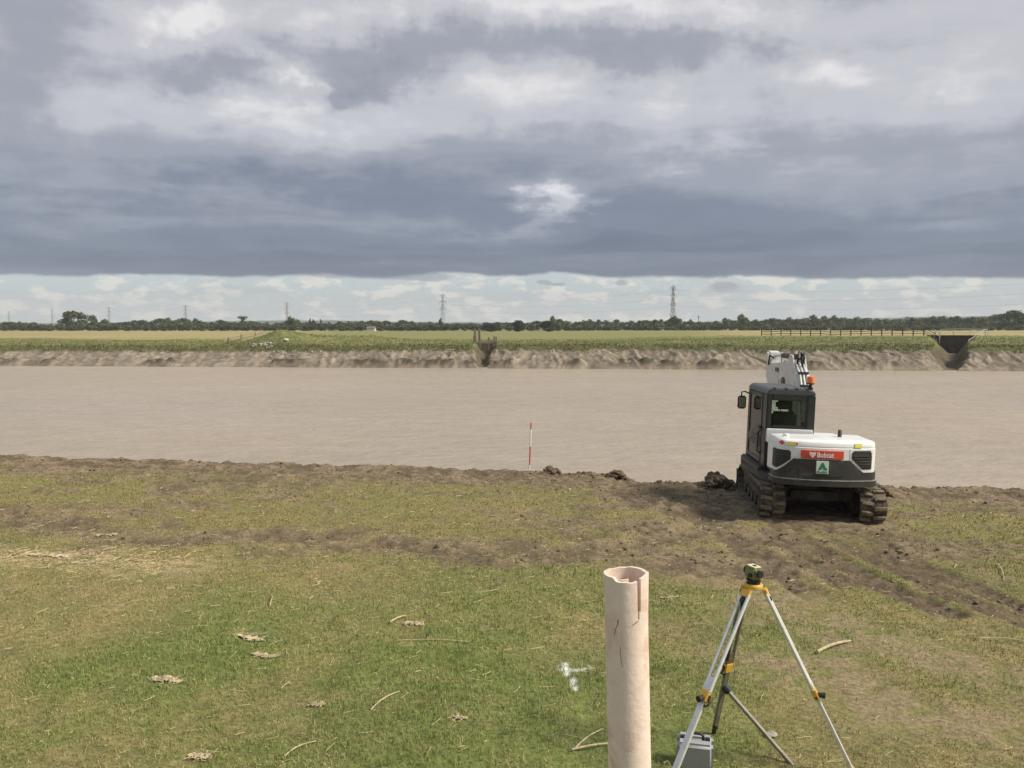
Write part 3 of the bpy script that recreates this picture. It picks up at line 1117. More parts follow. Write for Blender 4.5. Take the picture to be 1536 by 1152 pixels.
hills('hills', 2600, [(-700, 486), (-300, 485), (100, 484), (300, 482), (450, 480), (560, 482), (800, 485), (1000, 484), (1150, 481), (1300, 477), (1450, 474), (1560, 473), (1900, 474), (2200, 482)], 700)

# ------------------------------------------------------------------ trees


def leaf_cloud(blob, n, size, name, mat):
    """crown of n leaf-clump faces spread through ellipsoids (cx,cy,cz,rx,ry,rz)"""
    B = np.array(blob, float)
    vol = B[:, 3] * B[:, 4] * B[:, 5]
    k = rng.choice(len(B), n, p=vol / vol.sum())
    d = rng.normal(size=(n, 3))
    d /= np.linalg.norm(d, axis=1)[:, None]
    rr = rng.uniform(0, 1, n) ** 0.45
    rr = rr * (1 + 0.10 * rng.normal(size=n))
    P = B[k, :3] + d * rr[:, None] * B[k, 3:6]
    nrm = d + rng.normal(size=(n, 3)) * 0.7
    nrm /= np.linalg.norm(nrm, axis=1)[:, None]
    t = np.cross(nrm, rng.normal(size=(n, 3)))
    t /= np.linalg.norm(t, axis=1)[:, None]
    b = np.cross(nrm, t)
    s = size * rng.uniform(0.55, 1.3, n)[:, None]
    vs = np.stack([P + t * s, P + b * s * 0.8, P - t * s * 0.9 + nrm * s * 0.25, P - b * s * 0.7], 1).reshape(-1, 3)
    fcs = np.arange(n * 4).reshape(n, 4)
    me_o = np_mesh(name, vs, fcs, mat)
    return me_o


def make_tree(kind, mat):
    """prototype 1 unit = 1 m, about 10 m tall; root at the base of the trunk"""
    root = thing(kind + '_tree' if kind != 'shrub' else 'hedge_shrub', '', 'tree')
    bl = []
    if kind == 'round':
        for _ in range(15):
            a, r = random.uniform(0, 6.28), random.uniform(0, 3.0)
            z = random.uniform(1.8, 8.2)
            k = 1 - abs(z - 5.6) / 6.5
            bl.append((math.cos(a) * r * k, math.sin(a) * r * k, z, random.uniform(1.3, 2.2), random.uniform(1.3, 2.2), random.uniform(1.1, 1.8)))
        n, th, size = 1500, 4.0, 0.42
    elif kind == 'broad':
        for _ in range(24):
            a, r = random.uniform(0, 6.28), random.uniform(0.3, 4.4)
            z = random.uniform(1.2, 8.0)
            k = math.sqrt(max(0.05, 1 - (z / 9.5) ** 2))
            bl.append((math.cos(a) * r * k, math.sin(a) * r * k, z, random.uniform(1.4, 2.4), random.uniform(1.4, 2.4), random.uniform(1.1, 1.9)))
        n, th, size = 2600, 3.2, 0.45
    elif kind == 'lollipop':
        for _ in range(7):
            a, r = random.uniform(0, 6.28), random.uniform(0, 1.6)
            bl.append((math.cos(a) * r, math.sin(a) * r, random.uniform(7.6, 9.0), 1.3, 1.3, 0.9))
        for _ in range(5):
            a, r = random.uniform(0, 6.28), random.uniform(0, 1.4)
            bl.append((math.cos(a) * r, math.sin(a) * r, random.uniform(3.2, 5.6), 1.5, 1.5, 1.3))
        n, th, size = 1000, 7.6, 0.36
    elif kind == 'poplar':
        for i in range(8):
            z = 1.8 + i * 1.05
            r = 0.95 * math.sin(0.5 + 2.4 * i / 8)
            bl.append((random.uniform(-.2, .2), random.uniform(-.2, .2), z, max(r, .35), max(r, .35), 0.9))
        n, th, size = 700, 3.0, 0.32
    else:
        for _ in range(8):
            a, r = random.uniform(0, 6.28), random.uniform(0, 4.0)
            bl.append((math.cos(a) * r, math.sin(a) * r * 0.6, random.uniform(1.5, 6.0), random.uniform(1.8, 2.8), random.uniform(1.5, 2.2), random.uniform(1.8, 3.2)))
        n, th, size = 1000, 1.6, 0.5
    crown = leaf_cloud(bl, n, size, 'crown', mat)
    crown.parent = root
    tr = MB().tube([(0, 0, -0.6), (0.05, 0, th * 0.5), (-0.05, 0.05, th)], [0.32, 0.24, 0.14], 7)
    for _ in range(4):
        a = random.uniform(0, 6.28)
        tr.tube([(0, 0, th * 0.75), (math.cos(a) * 0.9, math.sin(a) * 0.9, th + 1.2), (math.cos(a) * 1.5, math.sin(a) * 1.5, th + 2.4)], [0.13, 0.09, 0.04], 5)
    tr.build('trunk', 'bark', root)
    return root


PROTO = {}
for key, kind, mat in (('round', 'round', 'leaf_a'), ('round2', 'round', 'leaf_c'), ('broad', 'broad', 'leaf_b'), ('broad2', 'broad', 'leaf_a'),
                       ('bush', 'broad', 'leaf_e'), ('lollipop', 'lollipop', 'leaf_b'), ('poplar', 'poplar', 'leaf_d'), ('shrub', 'shrub', 'leaf_d'), ('shrub2', 'shrub', 'leaf_a'), ('shrub3', 'shrub', 'leaf_b')):
    PROTO[key] = [make_tree(kind, mat), False]
NATIVE = {'bush': (5.6, 9.2), 'round': (3.9, 9.3), 'round2': (3.9, 9.3), 'broad': (5.6, 9.2), 'broad2': (5.6, 9.2), 'lollipop': (2.4, 9.6), 'poplar': (1.0, 10.0), 'shrub': (5.4, 7.6), 'shrub2': (5.4, 7.6), 'shrub3': (5.4, 7.6)}


def plant(key, px, top, half, Y, label, group=None, name=None, cat='tree'):
    src, used = PROTO[key]
    o = src if not used else copy_tree(src)
    PROTO[key][1] = True
    p = at(px, top, Y)
    zb = 1.55
    k = NATIVE[key]
    sz = max(p.z - zb, 1.0) / k[1]
    sx = half / F * Y / k[0]
    o.location = (p.x, Y, zb)
    o.scale = (sx, max(sx * 0.8, sz * 0.8) if key[:5] != 'shrub' else sx * 0.8, sz)
    o.rotation_euler = (0, 0, random.choice((0, math.pi)) + random.uniform(-0.5, 0.5))
    if name: o.name = name
    for kk in ('label', 'category', 'group'):
        if kk in o: del o[kk]
    tag(o, label, cat, group)
    return o


# single trees one can pick out
for a in (
    ('broad', 111, 466.5, 22, 415, 'largest rounded tree on the skyline, standing over the hedge beside a smaller one'),
    ('round', 141, 473.0, 12, 420, 'rounded tree close beside the largest tree of the hedge'),
    ('round2', 157, 477.0, 8, 425, 'small tree at the end of the group with the largest rounded tree'),
    ('lollipop', 364, 474.0, 7, 430, 'tree with a bare neck and an umbrella-shaped crown above the hedge'),
    ('broad2', 437, 475.0, 11, 425, 'round tree hiding the foot of a pylon, beyond the grassy hillock'),
    ('poplar', 465, 477.5, 2.2, 470, 'narrow columnar tree, one of a close pair'),
    ('poplar', 470, 478.5, 1.8, 470, 'thin columnar tree, shorter of a close pair'),
    ('poplar', 481, 478.5, 2.0, 470, 'lone thin columnar tree on the hedge line'),
    ('poplar', 661, 477.0, 3.0, 450, 'dark pointed tree at the foot of a tall pylon'),
    ('round', 830, 474.0, 8, 430, 'tall tree rising behind the dark bushes at the meadow edge'),
    ('bush', 822, 481.0, 19, 335, 'big dark bush at the corner of the meadow'),
    ('bush', 778, 480.5, 16, 340, 'dark bushy tree in front of the hedge between two wide bushes'),
    ('bush', 735, 485.0, 22, 342, 'low wide dark bush behind the timber outfall'),
    ('broad2', 1010, 475.0, 16, 430, 'domed clump of trees in front of the nearest pylon'),
    ('round', 1114, 471.5, 12, 440, 'tall round tree above the hedge behind the excavator boom'),
    ('round2', 1220, 470.0, 9, 440, 'tall bushy tree standing up from the wood behind the paddock fence'),
    ('round', 1400, 474.5, 12, 450, 'round tree above the wood near the concrete outfall'),
    ('broad', 1519, 465.5, 22, 400, 'tall dark tree at the end of the wood past the concrete outfall'),
    ('broad2', 1580, 467.0, 30, 405, 'tall dark spreading tree beyond the end of the wood'),
):
    plant(*a)

STRETCH = [(90, 'short of the largest rounded tree'), (165, 'round the largest rounded tree'), (345, 'short of the umbrella-shaped tree'), (430, 'from the umbrella-shaped tree to the hillock'),
           (560, 'beyond the overgrown hillock'), (665, 'up to the pylon with the pointed tree'), (735, 'behind the timber outfall'), (845, 'behind the dark meadow bushes'), (1000, 'short of the nearest pylon'),
           (1110, 'past the nearest pylon'), (1230, 'behind the excavator boom'), (1330, 'behind the middle of the paddock fence'), (1400, 'behind the end of the paddock fence'), (1480, 'behind the concrete outfall'), (9999, 'past the concrete outfall')]
TONE = {'round': 'mid-green', 'round2': 'pale green', 'broad': 'deep green', 'broad2': 'mid-green spreading', 'shrub': 'dark', 'shrub2': 'mid-green', 'shrub3': 'deep green'}


def stretch(px):
    return next(t for lim, t in STRETCH if px < lim)


# the line of trees behind the hedge
prof = np.array([(-200, 484), (0, 481), (60, 484), (200, 482.5), (262, 478), (285, 477.5), (310, 482), (335, 479), (350, 482), (400, 482), (500, 482), (555, 480), (583, 479.5), (610, 481), (640, 483), (700, 483), (760, 482), (850, 480),
                 (900, 481), (960, 482), (1000, 479), (1060, 481), (1085, 478), (1130, 479), (1185, 477), (1240, 475), (1300, 478), (1360, 479), (1420, 476), (1480, 474), (1540, 471), (1750, 476)])
px = -120
while px < 1660:
    top = float(np.interp(px, prof[:, 0], prof[:, 1])) + random.uniform(-2.2, 2.6)
    key = random.choice(('round', 'round2', 'broad', 'broad2'))
    plant(key, px, top, random.uniform(8, 15), random.uniform(430, 540), TONE[key] + ' tree in the field tree line ' + stretch(px), 'trees lining the far field')
    px += random.uniform(9, 15)
# the hedge in front of it
px = -130
while px < 1670:
    right = 1 if px > 845 else 0
    top = (488.5 if right else 487.0) + random.uniform(-1.5, 1.5)
    key = random.choice(('shrub', 'shrub2', 'shrub3'))
    plant(key, px, top, random.uniform(11, 17), random.uniform(385, 405), TONE[key] + ' shrub of the low field hedge ' + stretch(px), 'shrubs of the far hedge', cat='shrub')
    px += random.uniform(11, 17)
# a hazier second wood behind on the higher ground
px = 1040
while px < 1680:
    top = float(np.interp(px, [1040, 1200, 1400, 1536, 1680], [482, 478, 476, 473, 474])) + random.uniform(-2, 2)
    key = random.choice(('broad', 'broad2'))
    plant(key, px, top, random.uniform(11, 18), random.uniform(800, 950), 'hazy ' + TONE[key] + ' tree of the distant wood ' + stretch(px), 'trees of the distant wood')
    px += random.uniform(14, 22)

# ------------------------------------------------------------------ pylons


def make_pylon():
    root = thing('pylon', '', 'pylon')
    H = 50.0
    lv = [(0, 3.0), (9, 2.4), (17, 1.9), (24, 1.5), (30, 1.2), (36, 1.05), (42, 0.95), (47, 0.75)]
    body = MB()
    for sx in (-1, 1):
        for sy in (-1, 1):
            for (z0, w0), (z1, w1) in zip(lv[:-1], lv[1:]):
                body.bar((sx * w0, sy * w0, z0), (sx * w1, sy * w1, z1), 0.42, 0.42)
            body.bar((sx * 0.75, sy * 0.75, 47), (0, 0, H), 0.28, 0.28)
    br = MB()
    for (z0, w0), (z1, w1) in zip(lv[:-1], lv[1:]):
        for sy in (-1, 1):
            br.bar((-w0, sy * w0, z0), (w1, sy * w1, z1), 0.2, 0.2)
            br.bar((w0, sy * w0, z0), (-w1, sy * w1, z1), 0.2, 0.2)
            br.bar((sy * w0, -w0, z0), (sy * w1, w1, z1), 0.2, 0.2)
            br.bar((sy * w0, w0, z0), (sy * w1, -w1, z1), 0.2, 0.2)
            br.bar((-w1, sy * w1, z1), (w1, sy * w1, z1), 0.2, 0.2)
    body.build('lattice_mast', 'pylon_steel', root, smooth=False)
    br.build('bracing', 'pylon_steel', root, smooth=False)
    for z, L in ((47, 5.0), (38, 6.5), (29, 5.4)):
        am = MB()
        for sy in (-0.8, 0.8):
            for s in (-1, 1):
                am.bar((s * 0.9, sy, z), (s * L, 0, z), 0.55, 0.55)
                am.bar((s * 0.9, sy, z + 1.8), (s * L, 0, z), 0.24, 0.24)
        a = am.build('cross_arm', 'pylon_steel', root, smooth=False)
        for s in (-1, 1):
            MB().tube([(s * L, 0, z), (s * L, 0, z - 3.4)], 0.3, 6).build('insulator', 'pylon_steel', a)
    return root


pyl = make_pylon()
PY = [(1010, 427, 'nearest lattice pylon, rising behind the domed clump of trees'), (664, 440, 'lattice pylon with a dark pointed tree at its foot'),
      (430, 453, 'lattice pylon whose foot is hidden by one round tree'), (278, 457, 'lattice pylon between the umbrella-shaped tree and the largest rounded tree'),
      (163, 460, 'faint lattice pylon just past the small tree beside the largest rounded tree'), (78, 463, 'faint lattice pylon just short of the largest rounded tree, towards the end of the line'),
      (13, 466.5, 'faintest and farthest lattice pylon at the end of the line')]
for i, (px, py, lab) in enumerate(PY):
    o = pyl if i == 0 else copy_tree(pyl)
    a, e = ray(px, py)
    Y = (51.6 - CAMZ) / e
    o.location = (a * Y, Y, 1.6)
    o.rotation_euler = (0, 0, R(48))
    tag(o, lab, 'pylon', 'pylons of the overhead power line')

pys = [o for o in bpy.data.objects if o.name.split('.')[0] == 'pylon']
pys.sort(key=lambda o: -o.location.x)


def arm_ends(loc, rz):
    M_ = Matrix.Translation(loc) @ Matrix.Rotation(rz, 4, 'Z')
    return [M_ @ Vector((s * L, 0, z - 3.4)) for z, L in ((47, 5.0), (38, 6.5), (29, 5.4)) for s in (-1, 1)]


extra = Vector(pys[0].location) + (Vector(pys[0].location) - Vector(pys[1].location)) * 1.15
spans = [(pys[0], extra)] + [(pys[i], Vector(pys[i + 1].location)) for i in range(len(pys) - 1)]
for py_, end in spans:
    Minv = (Matrix.Translation(py_.location) @ Matrix.Rotation(R(48), 4, 'Z')).inverted()
    for A_, B_ in zip(arm_ends(py_.location, R(48)), arm_ends(end, R(48))):
        pts = [Minv @ (A_.lerp(B_, k / 10) - Vector((0, 0, 26 * (k / 10) * (1 - k / 10)))) for k in range(11)]
        MB().tube(pts, 0.030, 4).build('conductor', 'pylon_steel', py_)

# ------------------------------------------------------------------ far farm buildings and a mast
for (px, py, w, Y, lab) in ((557, 495.0, 12, 372, 'long low pale farm building in front of the hedge beyond the meadow'), (771, 495.5, 4, 362, 'tiny pale shed half hidden between two dark bushes'),
                            (811, 495.5, 4, 355, 'tiny pale shed beside the big dark bush at the meadow corner')):
    p = at(px, py, Y)
    L = w / F * Y
    b = thing('farm_building', lab, 'building', (p.x, Y, 1.5))
    MB().box(-L / 2, L / 2, -2, 2, -0.3, 1.5).build('wall', 'house_wall', b)
    MB().prism([(-2.3, 1.5), (2.3, 1.5), (0, 2.2)], 'x', -L / 2 - 0.2, L / 2 + 0.2).build('roof', 'house_roof', b)
p = at(1048, 474, 900)
m = thing('communication_mast', 'slim grey mast poking above the trees beside the nearest pylon', 'mast', (p.x, 900, 1.5))
MB().tube([(0, 0, -0.5), (0, 0, p.z - 1.5)], [0.6, 0.35], 8).build('pole', 'pylon_steel', m)
MB().tube([(0, 0, p.z - 3.6), (0, 0, p.z - 1.4)], 0.9, 8).build('antenna_drum', 'pylon_steel', m)

# ------------------------------------------------------------------ paddock fence
f0, f1 = np.array([40.0, 129.0]), np.array([64.2, 122.3])
fence = thing('paddock_fence', 'dark wooden post and three-rail fence running along the far bank to the concrete outfall', 'fence', (f0[0], f0[1], far_z(*f0)))
org = Vector(fence.location)
nb = 17
tops = []
for i in range(nb + 1):
    q = f0 + (f1 - f0) * i / nb
    z = far_z(*q)
    b = Vector((q[0], q[1], z)) - org
    dense = i > 11
    w = 0.12 if not dense else 0.14
    MB().box(b.x - w / 2, b.x + w / 2, b.y - w / 2, b.y + w / 2, b.z - 0.4, b.z + 1.24 + random.uniform(-.03, .05)).build('post', 'timber_dark', fence, smooth=False)
    tops.append(b)
for i in range(nb):
    for h in (0.38, 0.75, 1.12):
        dz = random.uniform(-0.02, 0.02)
        MB().bar(tops[i] + Vector((0, -0.1, h + dz)), tops[i + 1] + Vector((0, -0.1, h + dz)), 0.045, 0.085).build('rail', 'timber_grey' if i > 10 else 'timber_dark', fence, smooth=False)

# ------------------------------------------------------------------ concrete outfall on the right


def axis_frame(seg):
    d = (seg[1] - seg[0]) / np.linalg.norm(seg[1] - seg[0])
    return Vector((d[0], d[1], 0)), Vector((-d[1], d[0], 0))      # towards the river; across


ax, ac = axis_frame(OUT_R)
ofl = thing('concrete_outfall', 'dark concrete outfall headwall at the end of the paddock fence, above a muddy channel', 'outfall', (OUT_R[0][0], OUT_R[0][1], 0))
Mx = Matrix(((ac.x, ax.x, 0, 0), (ac.y, ax.y, 0, 0), (0, 0, 1, 0), (0, 0, 0, 1)))
MB(Mx).prism([(-3.1, 2.12), (-2.5, 1.1), (-1.2, -0.7), (1.2, -0.7), (2.4, 1.1), (3.3, 2.12)], 'y', -0.5, 0.3).build('headwall', 'concrete_dark', ofl)
MB(Mx).box(-3.4, 3.6, -0.7, 0.42, 2.125, 2.32).build('coping', 'concrete_dark', ofl, bevel=0.03)
MB(Mx).tube([(0, 0.28, 0.15), (0, 0.7, 0.15)], 0.45, 14).build('flap_pipe', 'timber_dark', ofl)
for s, tw in ((-1, 0.0), (1, 0.0)):
    MB(Mx).prism([(0, -0.8), (0, 2.05), (1.5, 1.2), (4.5, -0.2), (4.5, -1.0)], 'x', s * 2.2 - 0.12, s * 2.2 + 0.12).build('wing_wall', 'concrete_dark', ofl)


def handrail(name, label, pts, nrail, hts, postidx):
    base = Vector(pts[0])
    t = thing(name, label, 'handrail', base)
    P = [Vector(q) - base for q in pts]
    for h in hts:
        MB().tube([q + Vector((0, 0, h)) for q in P], 0.036, 6).build('rail', 'rail_white', t)
    for i in postidx:
        MB().tube([P[i] - Vector((0, 0, 0.5)), P[i] + Vector((0, 0, max(hts) + 0.02))], 0.042, 6).build('post', 'rail_white', t)
    return t


pR = [at(1481, 504, 121.5), at(1476, 505, 119.5), at(1462, 515, 115.0), at(1452, 522, 112.0)]
handrail('white_handrail', 'white tubular handrail sloping down beside the concrete outfall, away from the fence', [tuple(p) for p in pR], 3, (0.35, 0.7, 1.05), (0, 1, 2, 3))
pL = [at(1401, 508, 121.0), at(1403, 507, 122.0), at(1409, 510, 119.5)]
handrail('white_handrail', 'short white tubular handrail between the fence end and the concrete outfall', [tuple(p) for p in pL], 2, (0.55, 1.1), (0, 1, 2))
pT = [at(1410, 503.5, 121), at(1430, 503.0, 121.2), at(1455, 503.0, 121.4), at(1478, 503.5, 121.6)]
handrail('white_handrail', 'thin pale handrail along the top of the concrete outfall', [tuple(p) for p in pT], 1, (0.95,), (0, 1, 2, 3))

# ------------------------------------------------------------------ timber outfall in the middle
ax, ac = axis_frame(OUT_C)
to = thing('timber_outfall', 'ruined timber outfall with leaning posts in a notch of the far bank', 'outfall', (OUT_C[0][0], OUT_C[0][1] - 4, 0))
g0 = Vector(to.location)
for (px, y0, y1, lean, w, Y) in ((714, 516, 493, -2.0, 0.28, 112), (720, 516, 492.5, -1.5, 0.32, 112.5), (710, 518, 503, 1.0, 0.22, 111), (741, 517, 504, 0.5, 0.25, 112), (744, 516, 505, 0.5, 0.2, 112.4), (733, 516, 506, 0, 0.2, 113)):
    a_, b_ = at(px, y0, Y) - g0, at(px + lean, y1, Y) - g0
    MB().bar(a_ - Vector((0, 0, 1.0)), b_, w, w).build('post', 'timber_grey', to, bevel=0.02)
for k in range(7):
    z = 1.15 - k * 0.26
    hw = 1.45 - 0.17 * k
    MB().box(-hw - 0.1 + random.uniform(-.06, .06), hw + random.uniform(-.06, .06), 0.9, 1.05 + random.uniform(0, .05), z - 0.12, z + 0.12).build('plank', 'timber_dark', to, smooth=False)
a_, b_ = at(712, 514, 111.6) - g0, at(745, 511, 111.9) - g0
MB().bar(a_, b_, 0.2, 0.24).build('beam', 'timber_grey', to, bevel=0.02)

# ------------------------------------------------------------------ sloping rails and rubble on the hillock
pm_ = [far_hit(343, 516), far_hit(362, 510), far_hit(383, 504), far_hit(400, 498.5)]
t = thing('sloping_handrail', 'weathered pale rails sloping up the side of the overgrown hillock', 'handrail', pm_[0])
P = [q - pm_[0] for q in pm_]
for h in (0.28, 0.62):
    for i in range(3):
        MB().bar(P[i] + Vector((0, -0.1, h)), P[i + 1] + Vector((0, -0.1, h)), 0.07, 0.10).build('rail', 'timber_grey', t, smooth=False)
for q in P:
    MB().box(q.x - .09, q.x + .09, q.y - .09, q.y + .09, q.z - 0.6, q.z + 0.85).build('post', 'timber_grey', t, smooth=False)


def boulder(p, r, mat, name, label, cat, group):
    v, f = lumps(np.array([[0, 0, r * 0.3]]), np.array([r]), ICO2, 0.14, 0.75)
    o = np_mesh(name, v, f, mat, None, False)
    o.location = p
    return tag(o, label, cat, group)


for i in range(26):
    px, py = random.gauss(394, 9), random.gauss(517, 2.2)
    boulder(far_hit(px, py), random.uniform(0.10, 0.24), 'stone_pale', 'rubble_stone', 'pale rubble stone tipped at the foot of the overgrown hillock', 'stone', 'rubble at the foot of the hillock')
for i in range(30):
    px, py = random.uniform(405, 520), random.uniform(525, 540)
    boulder(far_hit(px, py), random.uniform(0.07, 0.16), 'stone_pale', 'bank_stone', 'pale stone scattered on the mud face below the hillock', 'stone', 'stones on the mud face')
for (px, py, r, lab) in ((429, 511, 0.32, 'single white stone in the grass of the hillock'), ):
    boulder(far_hit(px, py), r, 'rail_white', 'white_stone', lab, 'stone', None)

# ------------------------------------------------------------------ excavator
# local frame: +y forward, +x right, z up; the upper structure is slewed a little against the tracks
EXZ = ground_z0(EXX, EXY) - 0.035
ex = thing('excavator', 'white and charcoal tracked excavator parked at the edge of the river bank, seen from behind', 'excavator', (EXX, EXY, EXZ), (0, R(1.75), R(-4)))
UM = Matrix.Translation((0.14, 0, 0)) @ Matrix.Rotation(R(-3.5), 4, 'Z')

# tracks
TR, TL, TW = 0.285, 1.13, 0.47


def track_path(s, r):
    """point (y, z), and angle of the outward normal, at arc length s round the track (radius r)"""
    straight, arc = 2 * TL, math.pi * r
    s %= 2 * (straight + arc)
    zc = TR + 0.045
    if s < straight: return (TL - s, zc - r, -math.pi / 2)
    s -= straight
    if s < arc:
        t = -math.pi / 2 - s / r
        return (-TL + r * math.cos(t), zc + r * math.sin(t), t)
    s -= arc
    if s < straight:
        sag = -0.025 * math.sin(math.pi * s / straight)
        return (-TL + s, zc + r + sag, math.pi / 2)
    s -= straight
    t = math.pi / 2 - s / r
    return (TL + r * math.cos(t), zc + r * math.sin(t), t)


lug_me = MB().prism([(-0.105, -0.045), (0.105, -0.020), (0.105, 0.045), (-0.105, 0.025)], 'z', -0.012, 0.046).mesh('lug', 'lug_rubber', bevel=0.008, seg=1)
lug_me2 = MB().prism([(0.105, -0.045), (-0.105, -0.020), (-0.105, 0.045), (0.105, 0.025)], 'z', -0.012, 0.046).mesh('lug', 'lug_rubber', bevel=0.008, seg=1)
PER = 2 * (2 * TL + math.pi * TR)
for side in (-1, 1):
    xc = side * 0.90
    n = 72
    ring = []
    for k in range(n):
        y, z, t = track_path(PER * k / n, TR)
        ring.append((y, z, t))
    b = MB(UM)
    vs, fc = [], []
    for (y, z, t) in ring:
        for (xo, ro) in ((-TW / 2, 0.0), (TW / 2, 0.0), (TW / 2, -0.035), (-TW / 2, -0.035)):
            vs.append((xc + xo, y + ro * math.cos(t), z + ro * math.sin(t)))
    for k in range(n):
        a0, b0 = k * 4, ((k + 1) % n) * 4
        for i in range(4):
            fc.append((a0 + i, a0 + (i + 1) % 4, b0 + (i + 1) % 4, b0 + i))
    b._add(vs, fc)
    belt = b.build('track', 'rubber', ex)
    nl = 36
    for k in range(nl):
        for col in (-1, 1):
            y, z, t = track_path(PER * (k + (0.5 if col > 0 else 0)) / nl, TR)
            o = bpy.data.objects.new('lug', lug_me if col < 0 else lug_me2)
            C.objects.link(o)
            o.parent = belt
            nv = Vector((0, math.cos(t), math.sin(t)))
            tv = Vector((1, 0, 0)).cross(nv) * -1
            Mx = Matrix(((1, tv.x, nv.x, xc + col * 0.115), (0, -tv.y, nv.y, y), (0, -tv.z, nv.z, z), (0, 0, 0, 1)))
            o.matrix_basis = UM @ Mx
    MB(UM).box(xc - 0.11, xc + 0.11, -0.98, 0.98, 0.19, 0.44).build('track_frame', 'steel_dark', belt, bevel=0.03)
    MB(UM).lathe([(0.10, -0.14), (0.225, -0.11), (0.225, 0.11), (0.10, 0.14)], (xc, -TL, TR + 0.045), 20, 'x').build('sprocket', 'steel_dark', belt)
    MB(UM).lathe([(0.10, -0.14), (0.225, -0.11), (0.225, 0.11), (0.10, 0.14)], (xc, TL, TR + 0.045), 20, 'x').build('idler', 'steel_dark', belt)
    for k in range(5):
        MB(UM).lathe([(0.05, -0.17), (0.10, -0.16), (0.10, 0.16), (0.05, 0.17)], (xc, -0.8 + 0.4 * k, 0.185), 14, 'x').build('roller', 'steel_dark', belt)
MB(UM).box(-0.78, 0.78, -0.55, 0.55, 0.27, 0.50).box(-0.45, 0.45, -0.75, 0.75, 0.30, 0.47).build('undercarriage_frame', 'steel_dark', ex, bevel=0.03)
MB().lathe([(0.52, 0.48), (0.52, 0.66)], (0, 0, 0), 32).build('slewing_ring', 'steel_dark', ex)
MB(UM).prism([(1.68, 0.04), (1.76, 0.02), (1.70, 0.22), (1.76, 0.44), (1.68, 0.44), (1.62, 0.22)], 'x', -1.12, 1.12).build('dozer_blade', 'charcoal', ex, bevel=0.01)
for s in (-1, 1):
    MB(UM).bar((s * 0.35, 0.5, 0.36), (s * 0.42, 1.66, 0.22), 0.09, 0.14).build('blade_arm', 'steel_dark', ex)

# upper structure: rounded tail
UL, UR = 0.765, 1.06      # where the rear face turns into the sides


def tail(u):
    lim = UR if u > 0 else UL
    a = min(abs(u), lim)
    y = -1.66 + a * a / 4.8
    if a > lim - 0.15: y += 0.15 - math.sqrt(max(0.15 ** 2 - (a - lim + 0.15) ** 2, 0))
    x = math.copysign(a, u)
    if abs(u) > lim: y += abs(u) - lim
    return Vector((x - 0.09, y, 0))


def tail_n(u):
    d = tail(u + 0.004) - tail(u - 0.004)
    return Vector((d.y, -d.x, 0)).normalized()


def on_tail(u, z, off):
    p = tail(u) + tail_n(u) * off
    return Vector((p.x, p.y, z))


US = [-1.35, -1.0, -0.85, -0.80] + [-0.765 + 0.0125 * k for k in range(13)] + [-0.58] + [-0.56, -0.535, -0.50, -0.4, -0.2, 0, 0.2, 0.4, 0.50, 0.535, 0.6, 0.7, 0.745, 0.78] + [0.80, 0.86] + [0.905 + 0.0129 * k for k in range(13)] + [1.15, 1.4, 1.75]


def patch(us, zl, zh, o0, o1):
    b = MB()
    vs, fc = [], []
    for u in us:
        for (z, o) in ((zl(u), o1), (zh(u), o1), (zh(u), o0), (zl(u), o0)):
            vs.append(on_tail(u, z, o))
    for k in range(len(us) - 1):
        for i in range(4):
            fc.append((k * 4 + i, k * 4 + (i + 1) % 4, k * 4 + 4 + (i + 1) % 4, k * 4 + 4 + i))
    fc.append((0, 1, 2, 3))
    m = (len(us) - 1) * 4
    fc.append((m + 3, m + 2, m + 1, m))
    return b._add(vs, fc)


def zb(u):
    k = 0.0 if u > 0 else 1.0
    return float(np.interp(abs(u), [0, 0.50, 0.745, 0.78, 3], [1.235, 1.235, 1.03 - 0.04 * k, 1.012 - 0.045 * k, 1.012 - 0.045 * k]))


us_in = [u for u in US if -1.25 <= u <= 1.45]
patch(us_in, lambda u: 0.86, zb, -0.22, 0.022).build('counterweight', 'charcoal', ex, bevel=0.006)
patch(us_in, lambda u: 0.750, lambda u: 0.856, -0.30, 0.050).build('bumper', 'charcoal', ex, bevel=0.018)
patch([u for u in US if abs(u) <= 0.45], lambda u: 0.93, lambda u: 1.06, 0.0, 0.034).build('counterweight_panel', 'charcoal', ex, bevel=0.008)
patch(us_in, lambda u: 0.8565, lambda u: 0.8685, -0.02, 0.054).build('lip_highlight', 'highlight_grey', ex)  # thin pale strip painting in the sun highlight along the counterweight lip
# white hood, lofted
rings = [(0.95, 0.0), (1.440, 0.0), (1.456, 0.018), (1.470, 0.008), (1.530, 0.014), (1.560, 0.034), (1.574, 0.07), (1.582, 0.20)]
ush = [u for u in US if abs(u) <= 1.75]
b = MB()
vs, fc = [], []
m = len(ush)
for (z, ins) in rings:
    for u in ush:
        vs.append(on_tail(u, z, -ins))
for r_ in range(len(rings) - 1):
    for k in range(m):
        a0, b0 = r_ * m + k, r_ * m + (k + 1) % m
        fc.append((a0, b0, b0 + m, a0 + m))
fc.append(tuple(range(m)))
fc.append(tuple(reversed(range((len(rings) - 1) * m, len(rings) * m))))
hood = b._add(vs, fc).build('engine_hood', 'white_paint', ex)
patch([0.497, 0.503], lambda u: 1.24, lambda u: 1.438, -0.01, 0.0025).build('panel_seam', 'grille', hood)
MB().lathe([(0.055, 0), (0.055, 0.05), (0.04, 0.065), (0.01, 0.068)], (-0.62, -1.16, 1.568), 14).build('filler_cap', 'white_paint', hood)
MB().tube([(0.42, -0.98, 1.50), (0.42, -0.98, 1.64), (0.425, -0.96, 1.71)], [0.038, 0.038, 0.034], 12).build('exhaust_pipe', 'steel_dark', ex)
